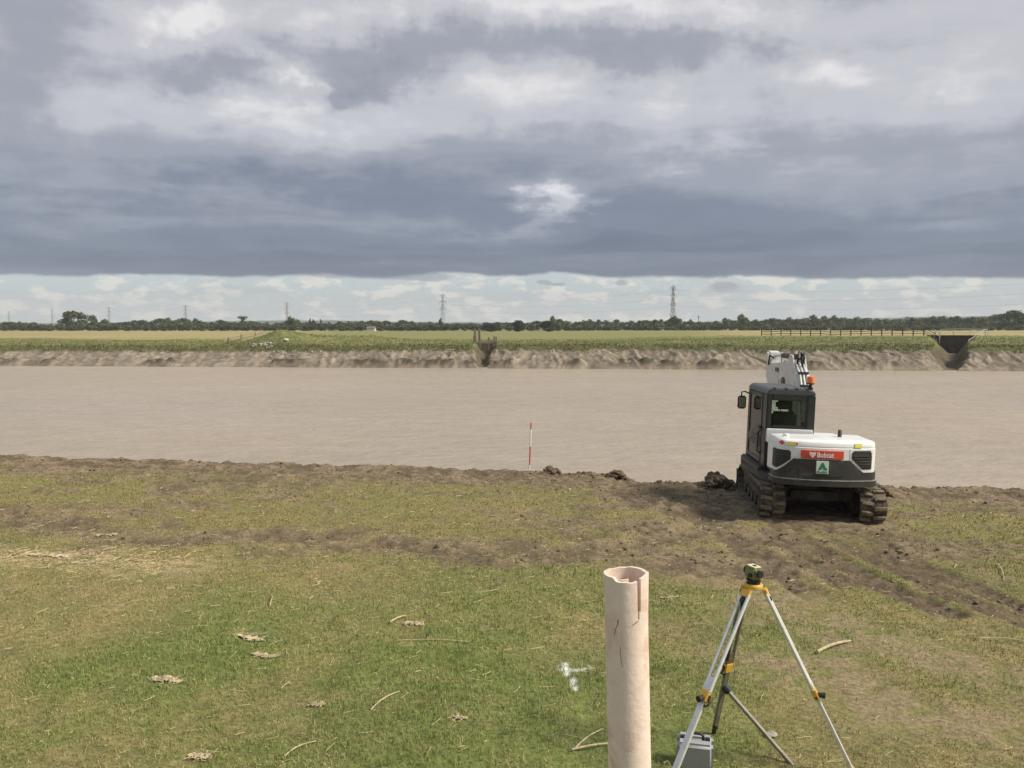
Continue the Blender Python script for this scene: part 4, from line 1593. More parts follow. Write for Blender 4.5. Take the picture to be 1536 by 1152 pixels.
for s in (-1, 1):
    poly = [(0.905, 1.400), (0.575, 1.400), (0.548, 1.365), (0.545, 1.265), (0.755, 1.072), (0.935, 1.075)]
    lo_ = lambda u: float(np.interp(abs(u), [0.545, 0.755, 0.935], [1.262, 1.072, 1.075])) + (-0.04 if u < 0 else 0)
    hi_ = lambda u: float(np.interp(abs(u), [0.545, 0.578, 0.905, 0.935], [1.365, 1.400, 1.400, 1.30])) + (-0.02 if u < 0 else 0.01)
    gp_ = patch([s * (0.545 + 0.015 * k) for k in range(27)], lo_, hi_, -0.02, 0.010).build('grille_panel', 'grille', hood, smooth=False)
    for k in range(6):
        z = 1.115 + k * 0.050
        dz_ = -0.03 if s < 0 else 0.0
        us_ = []
        for (u0, z0), (u1, z1) in zip(poly, poly[1:] + poly[:1]):
            if (z0 - z) * (z1 - z) < 0: us_.append(u0 + (u1 - u0) * (z - z0) / (z1 - z0))
        lo, hi = min(us_) + 0.02, max(us_) - 0.02
        uu = [s * (lo + (hi - lo) * i / 12) for i in range(13)]
        patch(uu, lambda u: z + dz_ - 0.008, lambda u: z + dz_ + 0.008, 0.0, 0.022).build('louvre', 'charcoal', gp_, smooth=False)


def text_mesh(body, width, height, mat, name, parent, centre, bold=0.03, y=-1.70):
    cu = bpy.data.curves.new('text', 'FONT')
    cu.body = body
    cu.offset = bold
    cu.extrude = 0.012
    cu.align_x = 'CENTER'
    to_ = bpy.data.objects.new('text', cu)
    C.objects.link(to_)
    dg = bpy.context.evaluated_depsgraph_get()
    me = bpy.data.meshes.new_from_object(to_.evaluated_get(dg))
    C.objects.unlink(to_)
    bpy.data.objects.remove(to_)
    co = np.array([v.co[:] for v in me.vertices])
    lo, hi = co.min(0), co.max(0)
    sx, sy = width / (hi[0] - lo[0]), height / (hi[1] - lo[1])
    mid = (lo + hi) / 2
    for v in me.vertices:
        v.co = (centre[0] + (v.co.x - mid[0]) * sx, y - v.co.z * 0.3, centre[1] + (v.co.y - mid[1]) * sy)
    me.materials.clear()
    me.materials.append(MATS[mat])
    o = bpy.data.objects.new(name, me)
    C.objects.link(o)
    o.parent = parent
    return o


sign = patch([-0.375 + 0.05 * k for k in range(16)], lambda u: 1.252, lambda u: 1.402, 0.0, 0.030).build('name_plate', 'red_plate', ex, bevel=0.006)
text_mesh('Bobcat', 0.295, 0.092, 'white_print', 'lettering', sign, (-0.045, 1.327), bold=0.018, y=-1.691)
lg = [(-1, .95), (-.5, .55), (0, .62), (.5, .55), (1, .95), (.86, .1), (1.0, -.2), (.52, -.28), (.3, -.8), (0, -.95), (-.3, -.8), (-.52, -.28), (-1.0, -.2), (-.86, .1)]
MB().prism([(-0.275 + p[0] * 0.058, 1.329 + p[1] * 0.058) for p in lg], 'y', -1.695, -1.685).build('emblem', 'white_print', sign, smooth=False)
eye = MB()
for s in (-1, 1):
    eye.prism([(-0.275 + s * p[0] * 0.058, 1.329 + p[1] * 0.058) for p in ((.12, .05), (.58, .34), (.5, .02))], 'y', -1.6985, -1.694)
eye.prism([(-0.275 + p[0] * 0.058, 1.329 + p[1] * 0.058) for p in ((-.2, -.3), (.2, -.3), (0, -.55))], 'y', -1.6985, -1.694)
eye.build('emblem_features', 'red_plate', sign, smooth=False)
hire = MB().box(-0.200, 0.018, -1.706, -1.66, 0.985, 1.215).build('hire_plate', 'pale_sticker', ex, bevel=0.003)
text_mesh('A', 0.150, 0.135, 'green_print', 'lettering', hire, (-0.09, 1.121), bold=0.07, y=-1.708)
text_mesh('PLANT', 0.185, 0.038, 'green_print', 'lettering', hire, (-0.09, 1.014), bold=0.03, y=-1.708)
MB().prism([(-0.078, 1.06), (-0.010, 1.06), (-0.010, 1.085), (-0.03, 1.10), (-0.06, 1.085)], 'y', -1.7095, -1.705).build('emblem', 'green_print', hire, smooth=False)


def hood_sticker(u, z, pts, mat, name):
    """small sticker on the raked upper band of the hood"""
    vs = []
    for o in (0.014, -0.01):
        for (du, dz) in pts:
            zz = z + dz
            ins = float(np.interp(zz, [r[0] for r in rings], [r[1] for r in rings]))
            vs.append(on_tail(u + du, zz, o - ins))
    n = len(pts)
    MB()._add(vs, [tuple(range(n)), tuple(range(2 * n - 1, n - 1, -1))] + [(i, n + i, n + (i + 1) % n, (i + 1) % n) for i in range(n)]).build(name, mat, hood, smooth=False)


hood_sticker(-0.70, 1.512, [(0, -.045), (.02, -.022), (.044, 0), (.02, .022), (0, .045), (-.02, .022), (-.044, 0), (-.02, -.022)], 'red_sticker', 'diamond_sticker')
hood_sticker(-0.53, 1.505, [(-.085, -.03), (.06, -.03), (.06, .03), (-.085, .03)], 'yellow_sticker', 'warning_sticker')
hood_sticker(-0.45, 1.505, [(-.012, -.02), (.012, -.02), (.012, .02), (-.012, .02)], 'red_sticker', 'warning_sticker')
hood_sticker(0.66, 1.505, [(-.07, -.035), (.07, -.035), (.07, .035), (-.07, .035)], 'yellow_sticker', 'warning_sticker')

# deck and side housings
MB().prism([(-0.84, -1.0), (0.93, -1.0), (0.96, 0.9), (0.75, 1.15), (-0.85, 1.15), (-0.97, 0.9), (-0.97, -0.6)], 'z', 0.655, 0.82).build('deck', 'charcoal', ex, bevel=0.02)
MB().box(-0.97, -0.80, -0.58, 1.0, 0.68, 0.90).box(-0.83, -0.5, -1.10, -0.7, 0.86, 1.02).build('side_skirt', 'charcoal', ex, bevel=0.03)
MB().box(0.14, 0.95, -0.75, 0.95, 0.82, 1.42).build('tank_housing', 'white_paint', ex, bevel=0.05)
MB().box(0.16, 0.97, -0.55, 0.75, 0.84, 1.10).build('side_panel', 'charcoal', ex, bevel=0.02)

# cab
cx0, cx1, cy0, cy1, cz0, cz1 = -0.87, 0.055, -0.62, 1.0, 0.82, 2.40
cab = MB()
cab.box(cx0, cx0 + 0.10, cy0, cy0 + 0.34, cz0, cz1 - 0.08)
cab.box(cx1 - 0.16, cx1, cy0, cy0 + 0.14, 1.40, cz1 - 0.08)
cab.box(cx0, cx0 + 0.08, cy1 - 0.16, cy1, cz0, cz1 - 0.08)
cab.box(cx1 - 0.08, cx1, cy1 - 0.09, cy1, cz0, cz1 - 0.08)
cab.box(cx0 + 0.1, cx1 - 0.16, cy0, cy0 + 0.12, 2.20, cz1 - 0.04)
cab.box(cx0 + 0.1, cx1 - 0.16, cy0, cy0 + 0.10, 1.665, 1.715)
cab.box(cx0, cx0 + 0.09, cy0 + 0.34, cy1 - 0.16, cz1 - 0.19, cz1 - 0.13)
cab.box(cx1 - 0.09, cx1, cy0 + 0.14, cy1 - 0.09, cz1 - 0.19, cz1 - 0.13)
cab.box(cx0 + 0.08, cx1 - 0.08, cy1 - 0.09, cy1, cz1 - 0.15, cz1 - 0.05)
cab.box(cx0, cx0 + 0.06, cy0 + 0.34, cy1 - 0.16, cz0, cz0 + 0.10)
cab.box(cx1 - 0.06, cx1, cy0 + 0.14, cy1 - 0.09, 1.40, 1.50)
cab.box(cx0 + 0.08, cx1 - 0.08, cy1 - 0.09, cy1, cz0, cz0 + 0.45)
cabf = cab.build('cab_frame', 'cab_black', ex, bevel=0.02)
MB().box(cx0 + 0.02, cx1 - 0.02, cy0 + 0.02, cy1 - 0.02, cz0 - 0.01, cz0 + 0.05).build('cab_floor', 'cab_black', cabf)
rf_ = []
for k in range(9):
    t = math.pi - math.pi / 2 * k / 8
    rf_.append((cx0 + 0.130 + 0.133 * math.cos(t), cz1 - 0.100 + 0.133 * math.sin(t)))
for k in range(9):
    t = math.pi / 2 - math.pi / 2 * k / 8
    rf_.append((cx1 - 0.130 + 0.133 * math.cos(t), cz1 - 0.100 + 0.133 * math.sin(t)))
MB().prism(rf_, 'y', cy0 - 0.006, cy1 + 0.03).build('cab_roof', 'roof_grey', ex, bevel=0.022, seg=3)
for x in (-0.72, -0.50, -0.30, -0.10):
    MB().box(x - 0.02, x + 0.02, cy0 + 0.0, cy0 + 0.2, cz1 + 0.02, cz1 + 0.048).build('roof_rib', 'roof_grey', cabf, bevel=0.008)
MB().box(cx0 + 0.012, cx1 - 0.02, cy0 - 0.02, cy0 + 0.04, 1.38, 1.652).build('rear_panel', 'white_paint', ex, bevel=0.015)
MB().box(cx0 + 0.09, cx1 - 0.15, cy0 + 0.05, cy0 + 0.056, 1.70, 2.21).build('rear_window', 'cab_glass', cabf)
MB().box(cx1 - 0.045, cx1 - 0.039, cy0 + 0.13, cy1 - 0.08, 1.49, cz1 - 0.12).build('side_window', 'cab_glass', cabf)
MB().box(cx0 + 0.07, cx1 - 0.07, cy1 - 0.05, cy1 - 0.044, cz0 + 0.44, cz1 - 0.14).build('windscreen', 'cab_glass', cabf)
door = MB()
dx0, dx1 = cx0 - 0.012, cx0 + 0.035
door.box(dx0, dx1, -0.30, -0.18, 0.93, 2.30).box(dx0, dx1, 0.76, 0.88, 0.93, 2.30).box(dx0, dx1, -0.18, 0.76, 2.21, 2.30).box(dx0, dx1, -0.18, 0.76, 0.93, 1.02)
door.prism([(-0.18, 1.52), (-0.18, 1.70), (0.76, 1.42), (0.76, 1.24)], 'x', dx0, dx1)
door.prism([(-0.18, 1.02), (-0.18, 1.52), (0.12, 1.02)], 'x', dx0 + 0.003, dx1 - 0.003)
dr = door.build('door', 'cab_black', ex, bevel=0.012)
MB().prism([(-0.19, 1.69), (-0.19, 2.22), (0.77, 2.22), (0.77, 1.41)], 'x', cx0 + 0.004, cx0 + 0.010).build('door_glass', 'cab_glass', dr)
MB().prism([(0.10, 1.0), (-0.19, 1.53), (0.77, 1.25), (0.77, 1.0)], 'x', cx0 + 0.004, cx0 + 0.010).build('door_glass', 'cab_glass', dr)
MB().box(dx0 - 0.03, dx0, -0.28, -0.14, 1.60, 1.65).build('handle', 'black_plastic', dr, bevel=0.008)
MB().tube([(cx0 - 0.01, -0.30, 1.12), (cx0 - 0.07, -0.30, 1.16), (cx0 - 0.07, -0.34, 1.55), (cx0 - 0.01, -0.34, 1.60)], 0.014, 8).build('grab_rail', 'black_plastic', cabf)
seat = MB().box(-0.68, -0.20, -0.25, 0.30, 1.18, 1.34).build('seat', 'seat_cloth', ex, bevel=0.05)
MB().prism([(-0.30, 1.30), (-0.12, 1.30), (-0.20, 1.96), (-0.33, 1.96)], 'x', -0.70, -0.20).build('backrest', 'seat_cloth', seat, bevel=0.05)
MB().box(-0.61, -0.29, -0.32, -0.20, 2.00, 2.19).build('headrest', 'seat_cloth', seat, bevel=0.045)
MB().box(-0.66, -0.24, -0.2, 0.2, 0.86, 1.18).build('seat_base', 'black_plastic', seat, bevel=0.02)
for x in (-0.80, -0.10):
    MB().box(x - 0.09, x + 0.09, -0.25, 0.45, 1.2, 1.48).build('armrest_console', 'black_plastic', ex, bevel=0.03)
    MB().tube([(x, 0.36, 1.46), (x, 0.40, 1.68)], [0.018, 0.03], 8).build('joystick', 'black_plastic', ex)
MB().tube([(-0.19, 0.93, 1.25), (-0.19, 0.93, 2.30)], 0.018, 8).build('wiper_rail', 'white_print', ex)
# mirror and beacon
mir = MB().box(-1.13, -0.95, 0.80, 0.85, 1.88, 2.16).build('mirror', 'black_plastic', ex, bevel=0.025)
MB().tube([(-0.86, 0.95, 2.20), (-0.97, 0.92, 2.245), (-1.05, 0.84, 2.235), (-1.05, 0.83, 2.13)], 0.015, 8).build('mirror_arm', 'black_plastic', mir)
MB().box(-1.11, -0.97, 0.797, 0.800, 1.91, 2.13).build('mirror_glass', 'chrome', mir)
bc = MB().lathe([(0.045, 2.40), (0.05, 2.47), (0.03, 2.475), (0.03, 2.525), (0.07, 2.53), (0.07, 2.555)], (-0.03, -0.50, 0), 16).build('beacon_base', 'black_plastic', ex)
MB().lathe([(0.066, 2.555), (0.068, 2.65), (0.06, 2.68), (0.03, 2.69)], (-0.03, -0.50, 0), 18).build('beacon_lens', 'beacon_orange', bc)

# boom, arm, bucket
BX0, BX1 = 0.27, 0.57
prof_b = [(1.02, 0.98), (1.14, 1.6), (1.32, 2.16), (1.60, 2.60), (1.95, 2.83), (2.4, 2.86), (3.2, 2.80), (4.12, 2.74), (4.30, 2.62), (4.30, 2.42), (4.1, 2.26), (3.2, 2.18), (2.5, 2.20), (2.15, 2.05), (1.85, 1.72), (1.62, 1.2), (1.45, 0.92), (1.2, 0.85)]
boom = MB().prism(prof_b, 'x', BX0, BX1).build('boom', 'boom_paint', ex, bevel=0.015)
MB().prism([(3.0, 2.30), (3.9, 2.34), (3.9, 2.52), (3.5, 2.56), (3.0, 2.40)], 'x', BX0 - 0.015, BX0 + 0.01).build('side_plate', 'boom_paint', boom, bevel=0.006)
MB().lathe([(0.04, -0.03), (0.13, -0.02), (0.13, 0.03)], (BX0 - 0.01, 2.6, 2.36), 16, 'x').build('pivot_boss', 'steel_dark', boom)
MB().box(BX0 - 0.004, BX0 + 0.01, 3.05, 3.4, 2.58, 2.68).build('boom_label', 'steel_dark', boom)
for k, x in enumerate((0.345, 0.42, 0.495)):
    path = [(y - 0.03, z + 0.015) for (y, z) in prof_b[0:5]] + [(2.15, 2.90)]
    MB().tube([(x, y, z) for y, z in path], 0.022, 8).build('hydraulic_pipe', 'boom_paint', boom)
for z, y in ((1.9, 1.19), (2.35, 1.40), (2.62, 1.58)):
    MB().box(0.31, 0.53, y - 0.04, y + 0.02, z, z + 0.05).build('pipe_clamp', 'charcoal', boom, bevel=0.006)
for x in (0.29, 0.55):
    MB().prism([(1.80, 2.70), (2.0, 3.02), (2.22, 3.04), (2.35, 2.82)], 'x', x - 0.018, x + 0.018).build('cylinder_lug', 'boom_paint', boom, bevel=0.006)
MB().tube([(0.36, 1.88, 2.80), (0.36, 1.82, 2.98), (0.40, 1.9, 3.10), (0.46, 1.95, 3.06), (0.48, 1.92, 2.84)], 0.024, 8).build('hydraulic_hose', 'hose', boom)
MB().tube([(0.44, 1.80, 2.74), (0.47, 1.74, 2.98), (0.50, 1.9, 3.06), (0.50, 2.2, 2.92)], 0.020, 8).build('hydraulic_hose', 'hose', boom)
MB().tube([(0.42, 2.15, 2.98), (0.42, 3.3, 2.97)], 0.065, 14).build('arm_cylinder', 'charcoal', boom)
MB().tube([(0.42, 3.3, 2.97), (0.42, 4.2, 2.93)], 0.035, 12).build('cylinder_rod', 'chrome', boom)
MB().tube([(0.42, 1.30, 0.78), (0.42, 1.78, 1.42)], 0.065, 14).build('boom_cylinder', 'charcoal', boom)
MB().tube([(0.42, 1.78, 1.42), (0.42, 2.2, 2.06)], 0.035, 12).build('cylinder_rod', 'chrome', boom)
MB().box(0.18, 0.66, 0.95, 1.32, 0.55, 1.02).build('swing_post', 'charcoal', ex, bevel=0.05)
arm = MB().prism([(4.02, 3.02), (4.30, 3.06), (4.42, 2.62), (4.20, 2.2), (3.72, 0.25), (3.50, 0.25), (3.92, 2.25)], 'x', 0.29, 0.55).build('arm', 'boom_paint', ex, bevel=0.015)
for x in (0.24, 0.60):
    MB().prism([(4.0, 2.78), (4.02, 3.0), (4.12, 3.03), (4.22, 2.8)], 'x', x - 0.02, x + 0.02).build('arm_lug', 'boom_paint', arm, bevel=0.006)
MB().tube([(0.25, 4.0, 2.72), (0.22, 3.8, 2.95), (0.27, 3.6, 2.90)], 0.022, 8).build('hydraulic_hose', 'hose', arm)
MB().prism([(3.55, 0.38), (3.85, 0.25), (4.15, -0.05), (4.1, -0.45), (3.75, -0.68), (3.25, -0.62), (3.32, -0.52), (3.72, -0.54), (3.98, -0.38), (4.02, -0.1), (3.8, 0.10)], 'x', 0.02, 0.82).build('bucket', 'steel_dark', ex, bevel=0.01)
for x in (0.03, 0.81):
    MB().prism([(3.55, 0.36), (3.85, 0.23), (4.13, -0.05), (4.08, -0.43), (3.75, -0.66), (3.26, -0.6)], 'x', x - 0.015, x + 0.015).build('bucket_side', 'steel_dark', ex)

# ------------------------------------------------------------------ heaps of dug mud at the bank edge


def mud_heap(px, Y, half, hgt, n, label, ydep=0.35, dz=0.0):
    x = (px - 768) / F * Y
    z = float(near_z(x, min(Y, 18.1))) + dz
    X = rng.normal(0, 0.45, n)
    k = np.abs(X) < 0.9
    X = X[k]
    n = len(X)
    Yy = np.clip(rng.normal(0, 0.45, n), -0.9, 0.9) * ydep
    top = hgt * (1 - np.abs(X) ** 1.6) * (0.65 + 0.6 * fbm(X * 3 + px, X * 0, 171, 3))
    Z = top * rng.uniform(0, 1, n) ** 0.6 - 0.05
    r = rng.uniform(0.035, 0.10, n) * (hgt / 0.35) ** 0.5
    v, f = lumps(np.stack([X * half, Yy, Z], -1), r, ICO2, 0.16, 0.8)
    o = np_mesh('mud_heap', v, f, 'clod_mat', None, True)
    o.location = (x, Y, z)
    return tag(o, label, 'mud heap', 'heaps of dug mud on the bank edge')


mud_heap(1082, 17.9, 0.52, 0.27, 300, 'heap of dark wet mud clods beside the front of the excavator track')
mud_heap(1322, 17.6, 0.26, 0.26, 110, 'small mud heap beside the excavator on the side away from the cab')
mud_heap(828, 19.0, 0.24, 0.16, 60, 'low lumps of mud on the bank edge next to the striped ranging pole')
mud_heap(925, 18.75, 0.28, 0.17, 80, 'mud heap at the corner where the bank edge has been cut back')
mud_heap(880, 18.9, 0.40, 0.07, 300, 'flat ridge of turned mud on the bank edge between two low heaps')
mud_heap(1000, 18.1, 0.55, 0.09, 80, 'low spread of mud in the cut between the excavator and the bank corner')

# ------------------------------------------------------------------ ranging pole
g = gp(793.5, 705)
b0, b1 = Vector((g[0], g[1], float(near_z(*g)) - 0.15)), at(796.7, 634.5, g[1])
rp = thing('ranging_pole', 'thin red and white striped ranging pole stuck in the mud at the bank edge', 'ranging pole', b0)
prs = [0.0, 0.13 / 1.0, 0.30, 0.60, 0.89, 1.0]
d = b1 - b0
cuts = [0, 0.285, 0.60, 0.895, 1.0]
for k, mt in enumerate(('rod_white', 'rod_red', 'rod_white', 'rod_red')):
    MB().tube([d * cuts[k], d * cuts[k + 1]], 0.017, 8).build('red_band' if mt == 'rod_red' else 'white_band', mt, rp)
MB().tube([d * 1.0, d * 1.012], [0.017, 0.006], 8).build('tip', 'rod_red', rp)

# ------------------------------------------------------------------ split pipe standing in front of the camera
PYY = 2.06
p_top, p_bot = at(938, 858, PYY), at(944.5, 1152, PYY)
dirp = (p_bot - p_top).normalized()
zb_ = float(near_z(p_top.x, PYY)) - 0.1
Lp = (p_top.z - zb_) / -dirp.z
pbase = p_top + dirp * Lp
pipe = thing('split_pipe', 'pale pink plastic pipe with a split and chipped rim, standing upright in the grass', 'pipe', pbase)
RO, RI = 0.0565, 0.0475


def pipe_mesh():
    NA = 90
    zs = np.concatenate([np.linspace(0, Lp - 0.15, 12), np.linspace(Lp - 0.14, Lp, 29)])
    zrot = Vector((0, 0, 1)).rotation_difference(-dirp)
    vs, fc = [], []

    def rim(a):      # chipped rim: how far the top is lowered at this angle (radians, 0 = towards camera, + = right)
        r = 0.0022 * math.sin(2 * a + 1) + 0.0008 * math.sin(11 * a)
        r += 0.009 * min(1, max(0, (a + 0.75) / 0.15)) * min(1, max(0, (0.45 - a) / 0.04))
        return max(r, 0) + 0.001
    for i, z in enumerate(zs):
        for k in range(NA):
            a = -math.pi + 2 * math.pi * k / NA
            zz = min(z, Lp - rim(a))
            spread = 0.0
            if z > Lp - 0.13 and 0.42 < a < 1.6: spread = 0.004 * (z - (Lp - 0.13)) / 0.13
            for r in (RO + spread, RI + spread):
                q = Vector((r * math.sin(a), -r * math.cos(a), zz))
                vs.append(zrot @ q)
    ro = lambda i, k, s: (i * NA + k % NA) * 2 + s

    def open_(i, k):
        a = -math.pi + 2 * math.pi * (k + 0.5) / NA
        z = (zs[i] + zs[i + 1]) / 2
        if z > Lp - 0.112 and 0.43 < a < 0.43 + 0.16 * min(1, (z - (Lp - 0.125)) / 0.06): return True
        return False
    op = {(i, k): open_(i, k) for i in range(len(zs) - 1) for k in range(NA)}
    for i in range(len(zs) - 1):
        for k in range(NA):
            if op[(i, k)]: continue
            fc.append((ro(i, k, 0), ro(i, k + 1, 0), ro(i + 1, k + 1, 0), ro(i + 1, k, 0)))
            fc.append((ro(i, k, 1), ro(i + 1, k, 1), ro(i + 1, k + 1, 1), ro(i, k + 1, 1)))
            if op.get((i, (k + 1) % NA)): fc.append((ro(i, k + 1, 0), ro(i, k + 1, 1), ro(i + 1, k + 1, 1), ro(i + 1, k + 1, 0)))
            if op.get((i, (k - 1) % NA)): fc.append((ro(i, k, 0), ro(i + 1, k, 0), ro(i + 1, k, 1), ro(i, k, 1)))
            if op.get((i + 1, k)) or i == len(zs) - 2:
                fc.append((ro(i + 1, k, 0), ro(i + 1, k + 1, 0), ro(i + 1, k + 1, 1), ro(i + 1, k, 1)))
    return MB()._add(vs, fc), zrot


pmb, zrot = pipe_mesh()
pw = pmb.build('pipe_wall', 'pipe_pink', pipe)


def on_pipe(a, dz, r=RO + 0.0004): return zrot @ Vector((r * math.sin(a), -r * math.cos(a), Lp - dz))


for pts, w in (([(-0.50, 0.118), (-0.62, 0.13), (-0.72, 0.15)], 0.0007), ([(-0.45, 0.18), (-0.42, 0.21), (-0.36, 0.232)], 0.0006), ([(0.43, 0.112), (0.30, 0.117), (0.14, 0.122)], 0.0009), ([(-0.55, 0.118), (-0.50, 0.108)], 0.0010)):
    MB().tube([on_pipe(a, dz) for a, dz in pts], w, 6).build('hairline_crack', 'pipe_crack', pw)
# curled sliver inside the rim
cv, cf = [], []
for i in range(14):
    t = -1.1 + 1.5 * i / 13
    r = 0.040 - 0.016 * (i / 13)
    for z in (0.0, 0.05):
        cv.append(zrot @ Vector((r * math.sin(t) - 0.004, -r * math.cos(t), Lp - 0.012 - z)))
        cv.append(zrot @ Vector(((r - 0.006) * math.sin(t) - 0.004, -(r - 0.006) * math.cos(t), Lp - 0.012 - z)))
for i in range(13):
    a = i * 4
    cf += [(a, a + 1, a + 5, a + 4), (a + 2, a + 6, a + 7, a + 3), (a, a + 4, a + 6, a + 2), (a + 1, a + 3, a + 7, a + 5)]
MB()._add(cv, cf).build('curled_sliver', 'pipe_pink', pw)

# ------------------------------------------------------------------ surveyor's tripod with level
TY = 5.6
head = at(1130, 876, TY)
tri = thing('tripod', "aluminium surveyor's tripod with yellow fittings standing on the grass", 'tripod', (head.x, head.y, float(near_z(head.x, head.y))))
t0 = Vector(tri.location)
hd = head - t0
feet_px = [Vector((0.985, 5.02, 0)), Vector((2.40, 5.36, 0)), Vector((1.55, 5.98, 0))]
hm = MB()
hm.lathe([(0.052, -0.028), (0.066, -0.024), (0.066, 0.0), (0.060, 0.006)], hd, 24)
headpart = hm.build('head_plate', 'tripod_yellow', tri, bevel=0.003)
for i, fp in enumerate(feet_px):
    foot = Vector((fp.x, fp.y, float(near_z(fp.x, fp.y)) - 0.02)) - t0
    rad = Vector((foot.x - hd.x, foot.y - hd.y, 0)).normalized()
    tan = Vector((-rad.y, rad.x, 0))
    top = hd + rad * 0.078 + Vector((0, 0, -0.035))
    ax_ = (foot - top).normalized()
    nrm_ = ax_.cross(tan).normalized()
    L = (foot - top).length
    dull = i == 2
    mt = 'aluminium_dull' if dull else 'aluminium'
    kn = 0.52 if i == 1 else 0.50
    mid = top + ax_ * (L * kn)
    leg = MB()
    for s in (-1, 1):
        leg.tube([top + tan * (s * 0.030) + ax_ * 0.02, mid + tan * (s * 0.024)], 0.0130, 10)
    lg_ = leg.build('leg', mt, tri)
    MB().bar(top - ax_ * 0.01, top + ax_ * 0.045, 0.072, 0.028, nrm_).build('hinge', 'tripod_yellow', lg_, bevel=0.004)
    MB().bar(top + ax_ * 0.055, top + ax_ * 0.085, 0.03, 0.034, nrm_).build('hinge_pin', 'black_plastic', lg_, bevel=0.003)
    MB().bar(mid - ax_ * 0.055, mid - ax_ * 0.005, 0.070, 0.026, nrm_).build('leg_collar', mt, lg_, bevel=0.004)
    MB().bar(mid - ax_ * 0.004, mid + ax_ * 0.075, 0.066, 0.034, nrm_).build('clamp', 'tripod_yellow', lg_, bevel=0.005)
    MB().tube([mid + ax_ * 0.04 + rad * 0.015, mid + ax_ * 0.04 + rad * 0.065], [0.016, 0.022], 10).build('clamp_knob', 'black_plastic', lg_)
    MB().tube([mid + ax_ * 0.02 + tan * 0.036, mid + ax_ * 0.08 + tan * 0.052, mid + ax_ * 0.10 + tan * 0.03, mid + ax_ * 0.05 - tan * 0.04], 0.008, 8).build('clamp_lever', 'black_plastic', lg_)
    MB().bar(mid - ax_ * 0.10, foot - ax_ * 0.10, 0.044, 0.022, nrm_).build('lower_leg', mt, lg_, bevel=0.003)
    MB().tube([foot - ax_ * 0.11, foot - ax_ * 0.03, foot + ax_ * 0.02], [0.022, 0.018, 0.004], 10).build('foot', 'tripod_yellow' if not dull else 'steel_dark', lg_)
# carrying strap
s0 = hd + Vector((-0.075, -0.03, -0.05))
MB().bar(s0, s0 + Vector((-0.03, -0.05, -0.16)), 0.028, 0.004).bar(s0 + Vector((-0.03, -0.05, -0.16)), s0 + Vector((-0.115, -0.10, -0.30)), 0.028, 0.004).bar(s0 + Vector((-0.115, -0.10, -0.30)), s0 + Vector((-0.15, -0.14, -0.44)), 0.026, 0.004).build('strap', 'black_plastic', tri)

# dumpy level
lv_scale = 0.86
lv = thing('dumpy_level', 'olive and cream automatic level mounted on the tripod head', 'level', head + Vector((0, 0, 0.006)), (0, 0, R(24)))
lv.scale = (lv_scale,) * 3
MB().lathe([(0.056, 0), (0.056, 0.010), (0.045, 0.012), (0.045, 0.026), (0.058, 0.028), (0.058, 0.040)], (0, 0, 0), 22).build('foot_plate', 'black_plastic', lv)
for k in range(3):
    a = R(90 + 120 * k)
    MB().lathe([(0.012, 0.010), (0.014, 0.012), (0.014, 0.026), (0.012, 0.028)], (0.046 * math.cos(a), 0.046 * math.sin(a), 0), 10).build('levelling_screw', 'black_plastic', lv)
MB().prism([(-0.060, 0.040), (0.060, 0.040), (0.070, 0.080), (0.062, 0.140), (-0.050, 0.140), (-0.070, 0.085)], 'y', -0.045, 0.045, Matrix.Rotation(R(-90), 4, 'Z')).build('body', 'level_green', lv, bevel=0.012)
MB().box(-0.036, 0.036, -0.054, 0.048, 0.139, 0.150).build('top_cover', 'level_cream', lv, bevel=0.004)
MB().box(-0.012, 0.012, -0.030, 0.005, 0.1495, 0.155).build('sight', 'black_plastic', lv, bevel=0.002)
MB().tube([(0.0, -0.055, 0.095), (0.0, -0.082, 0.095), (0.0, -0.088, 0.095)], [0.034, 0.032, 0.029], 18).build('eyepiece', 'black_plastic', lv)
MB().tube([(0, 0.055, 0.095), (0, 0.085, 0.095)], [0.032, 0.036], 18).build('objective', 'black_plastic', lv)
MB().tube([(-0.044, -0.02, 0.080), (-0.066, -0.02, 0.080)], [0.018, 0.016], 14).build('focus_knob', 'black_plastic', lv)
MB().tube([(0.044, 0.0, 0.062), (0.060, 0.0, 0.062)], [0.012, 0.011], 12).build('drive_knob', 'black_plastic', lv)

# bar leaning on the tripod
q0, q1 = at(1090, 1034, 5.86), Vector((*gp(1193, 1147), 0))
q1.z = float(near_z(q1.x, q1.y)) - 0.02
rod = thing('leaning_bar', 'dull square metal bar leaning from the tripod leg down to the grass', 'bar', q1)
MB().bar(q0 - q1, Vector((0, 0, 0)), 0.030, 0.022).build('bar', 'aluminium_dull', rod, bevel=0.003)
dd = (q0 - q1).normalized()
MB().bar(q0 - q1 - dd * 0.03, q0 - q1 + dd * 0.035, 0.05, 0.05).build('end_clamp', 'black_plastic', rod, bevel=0.008)

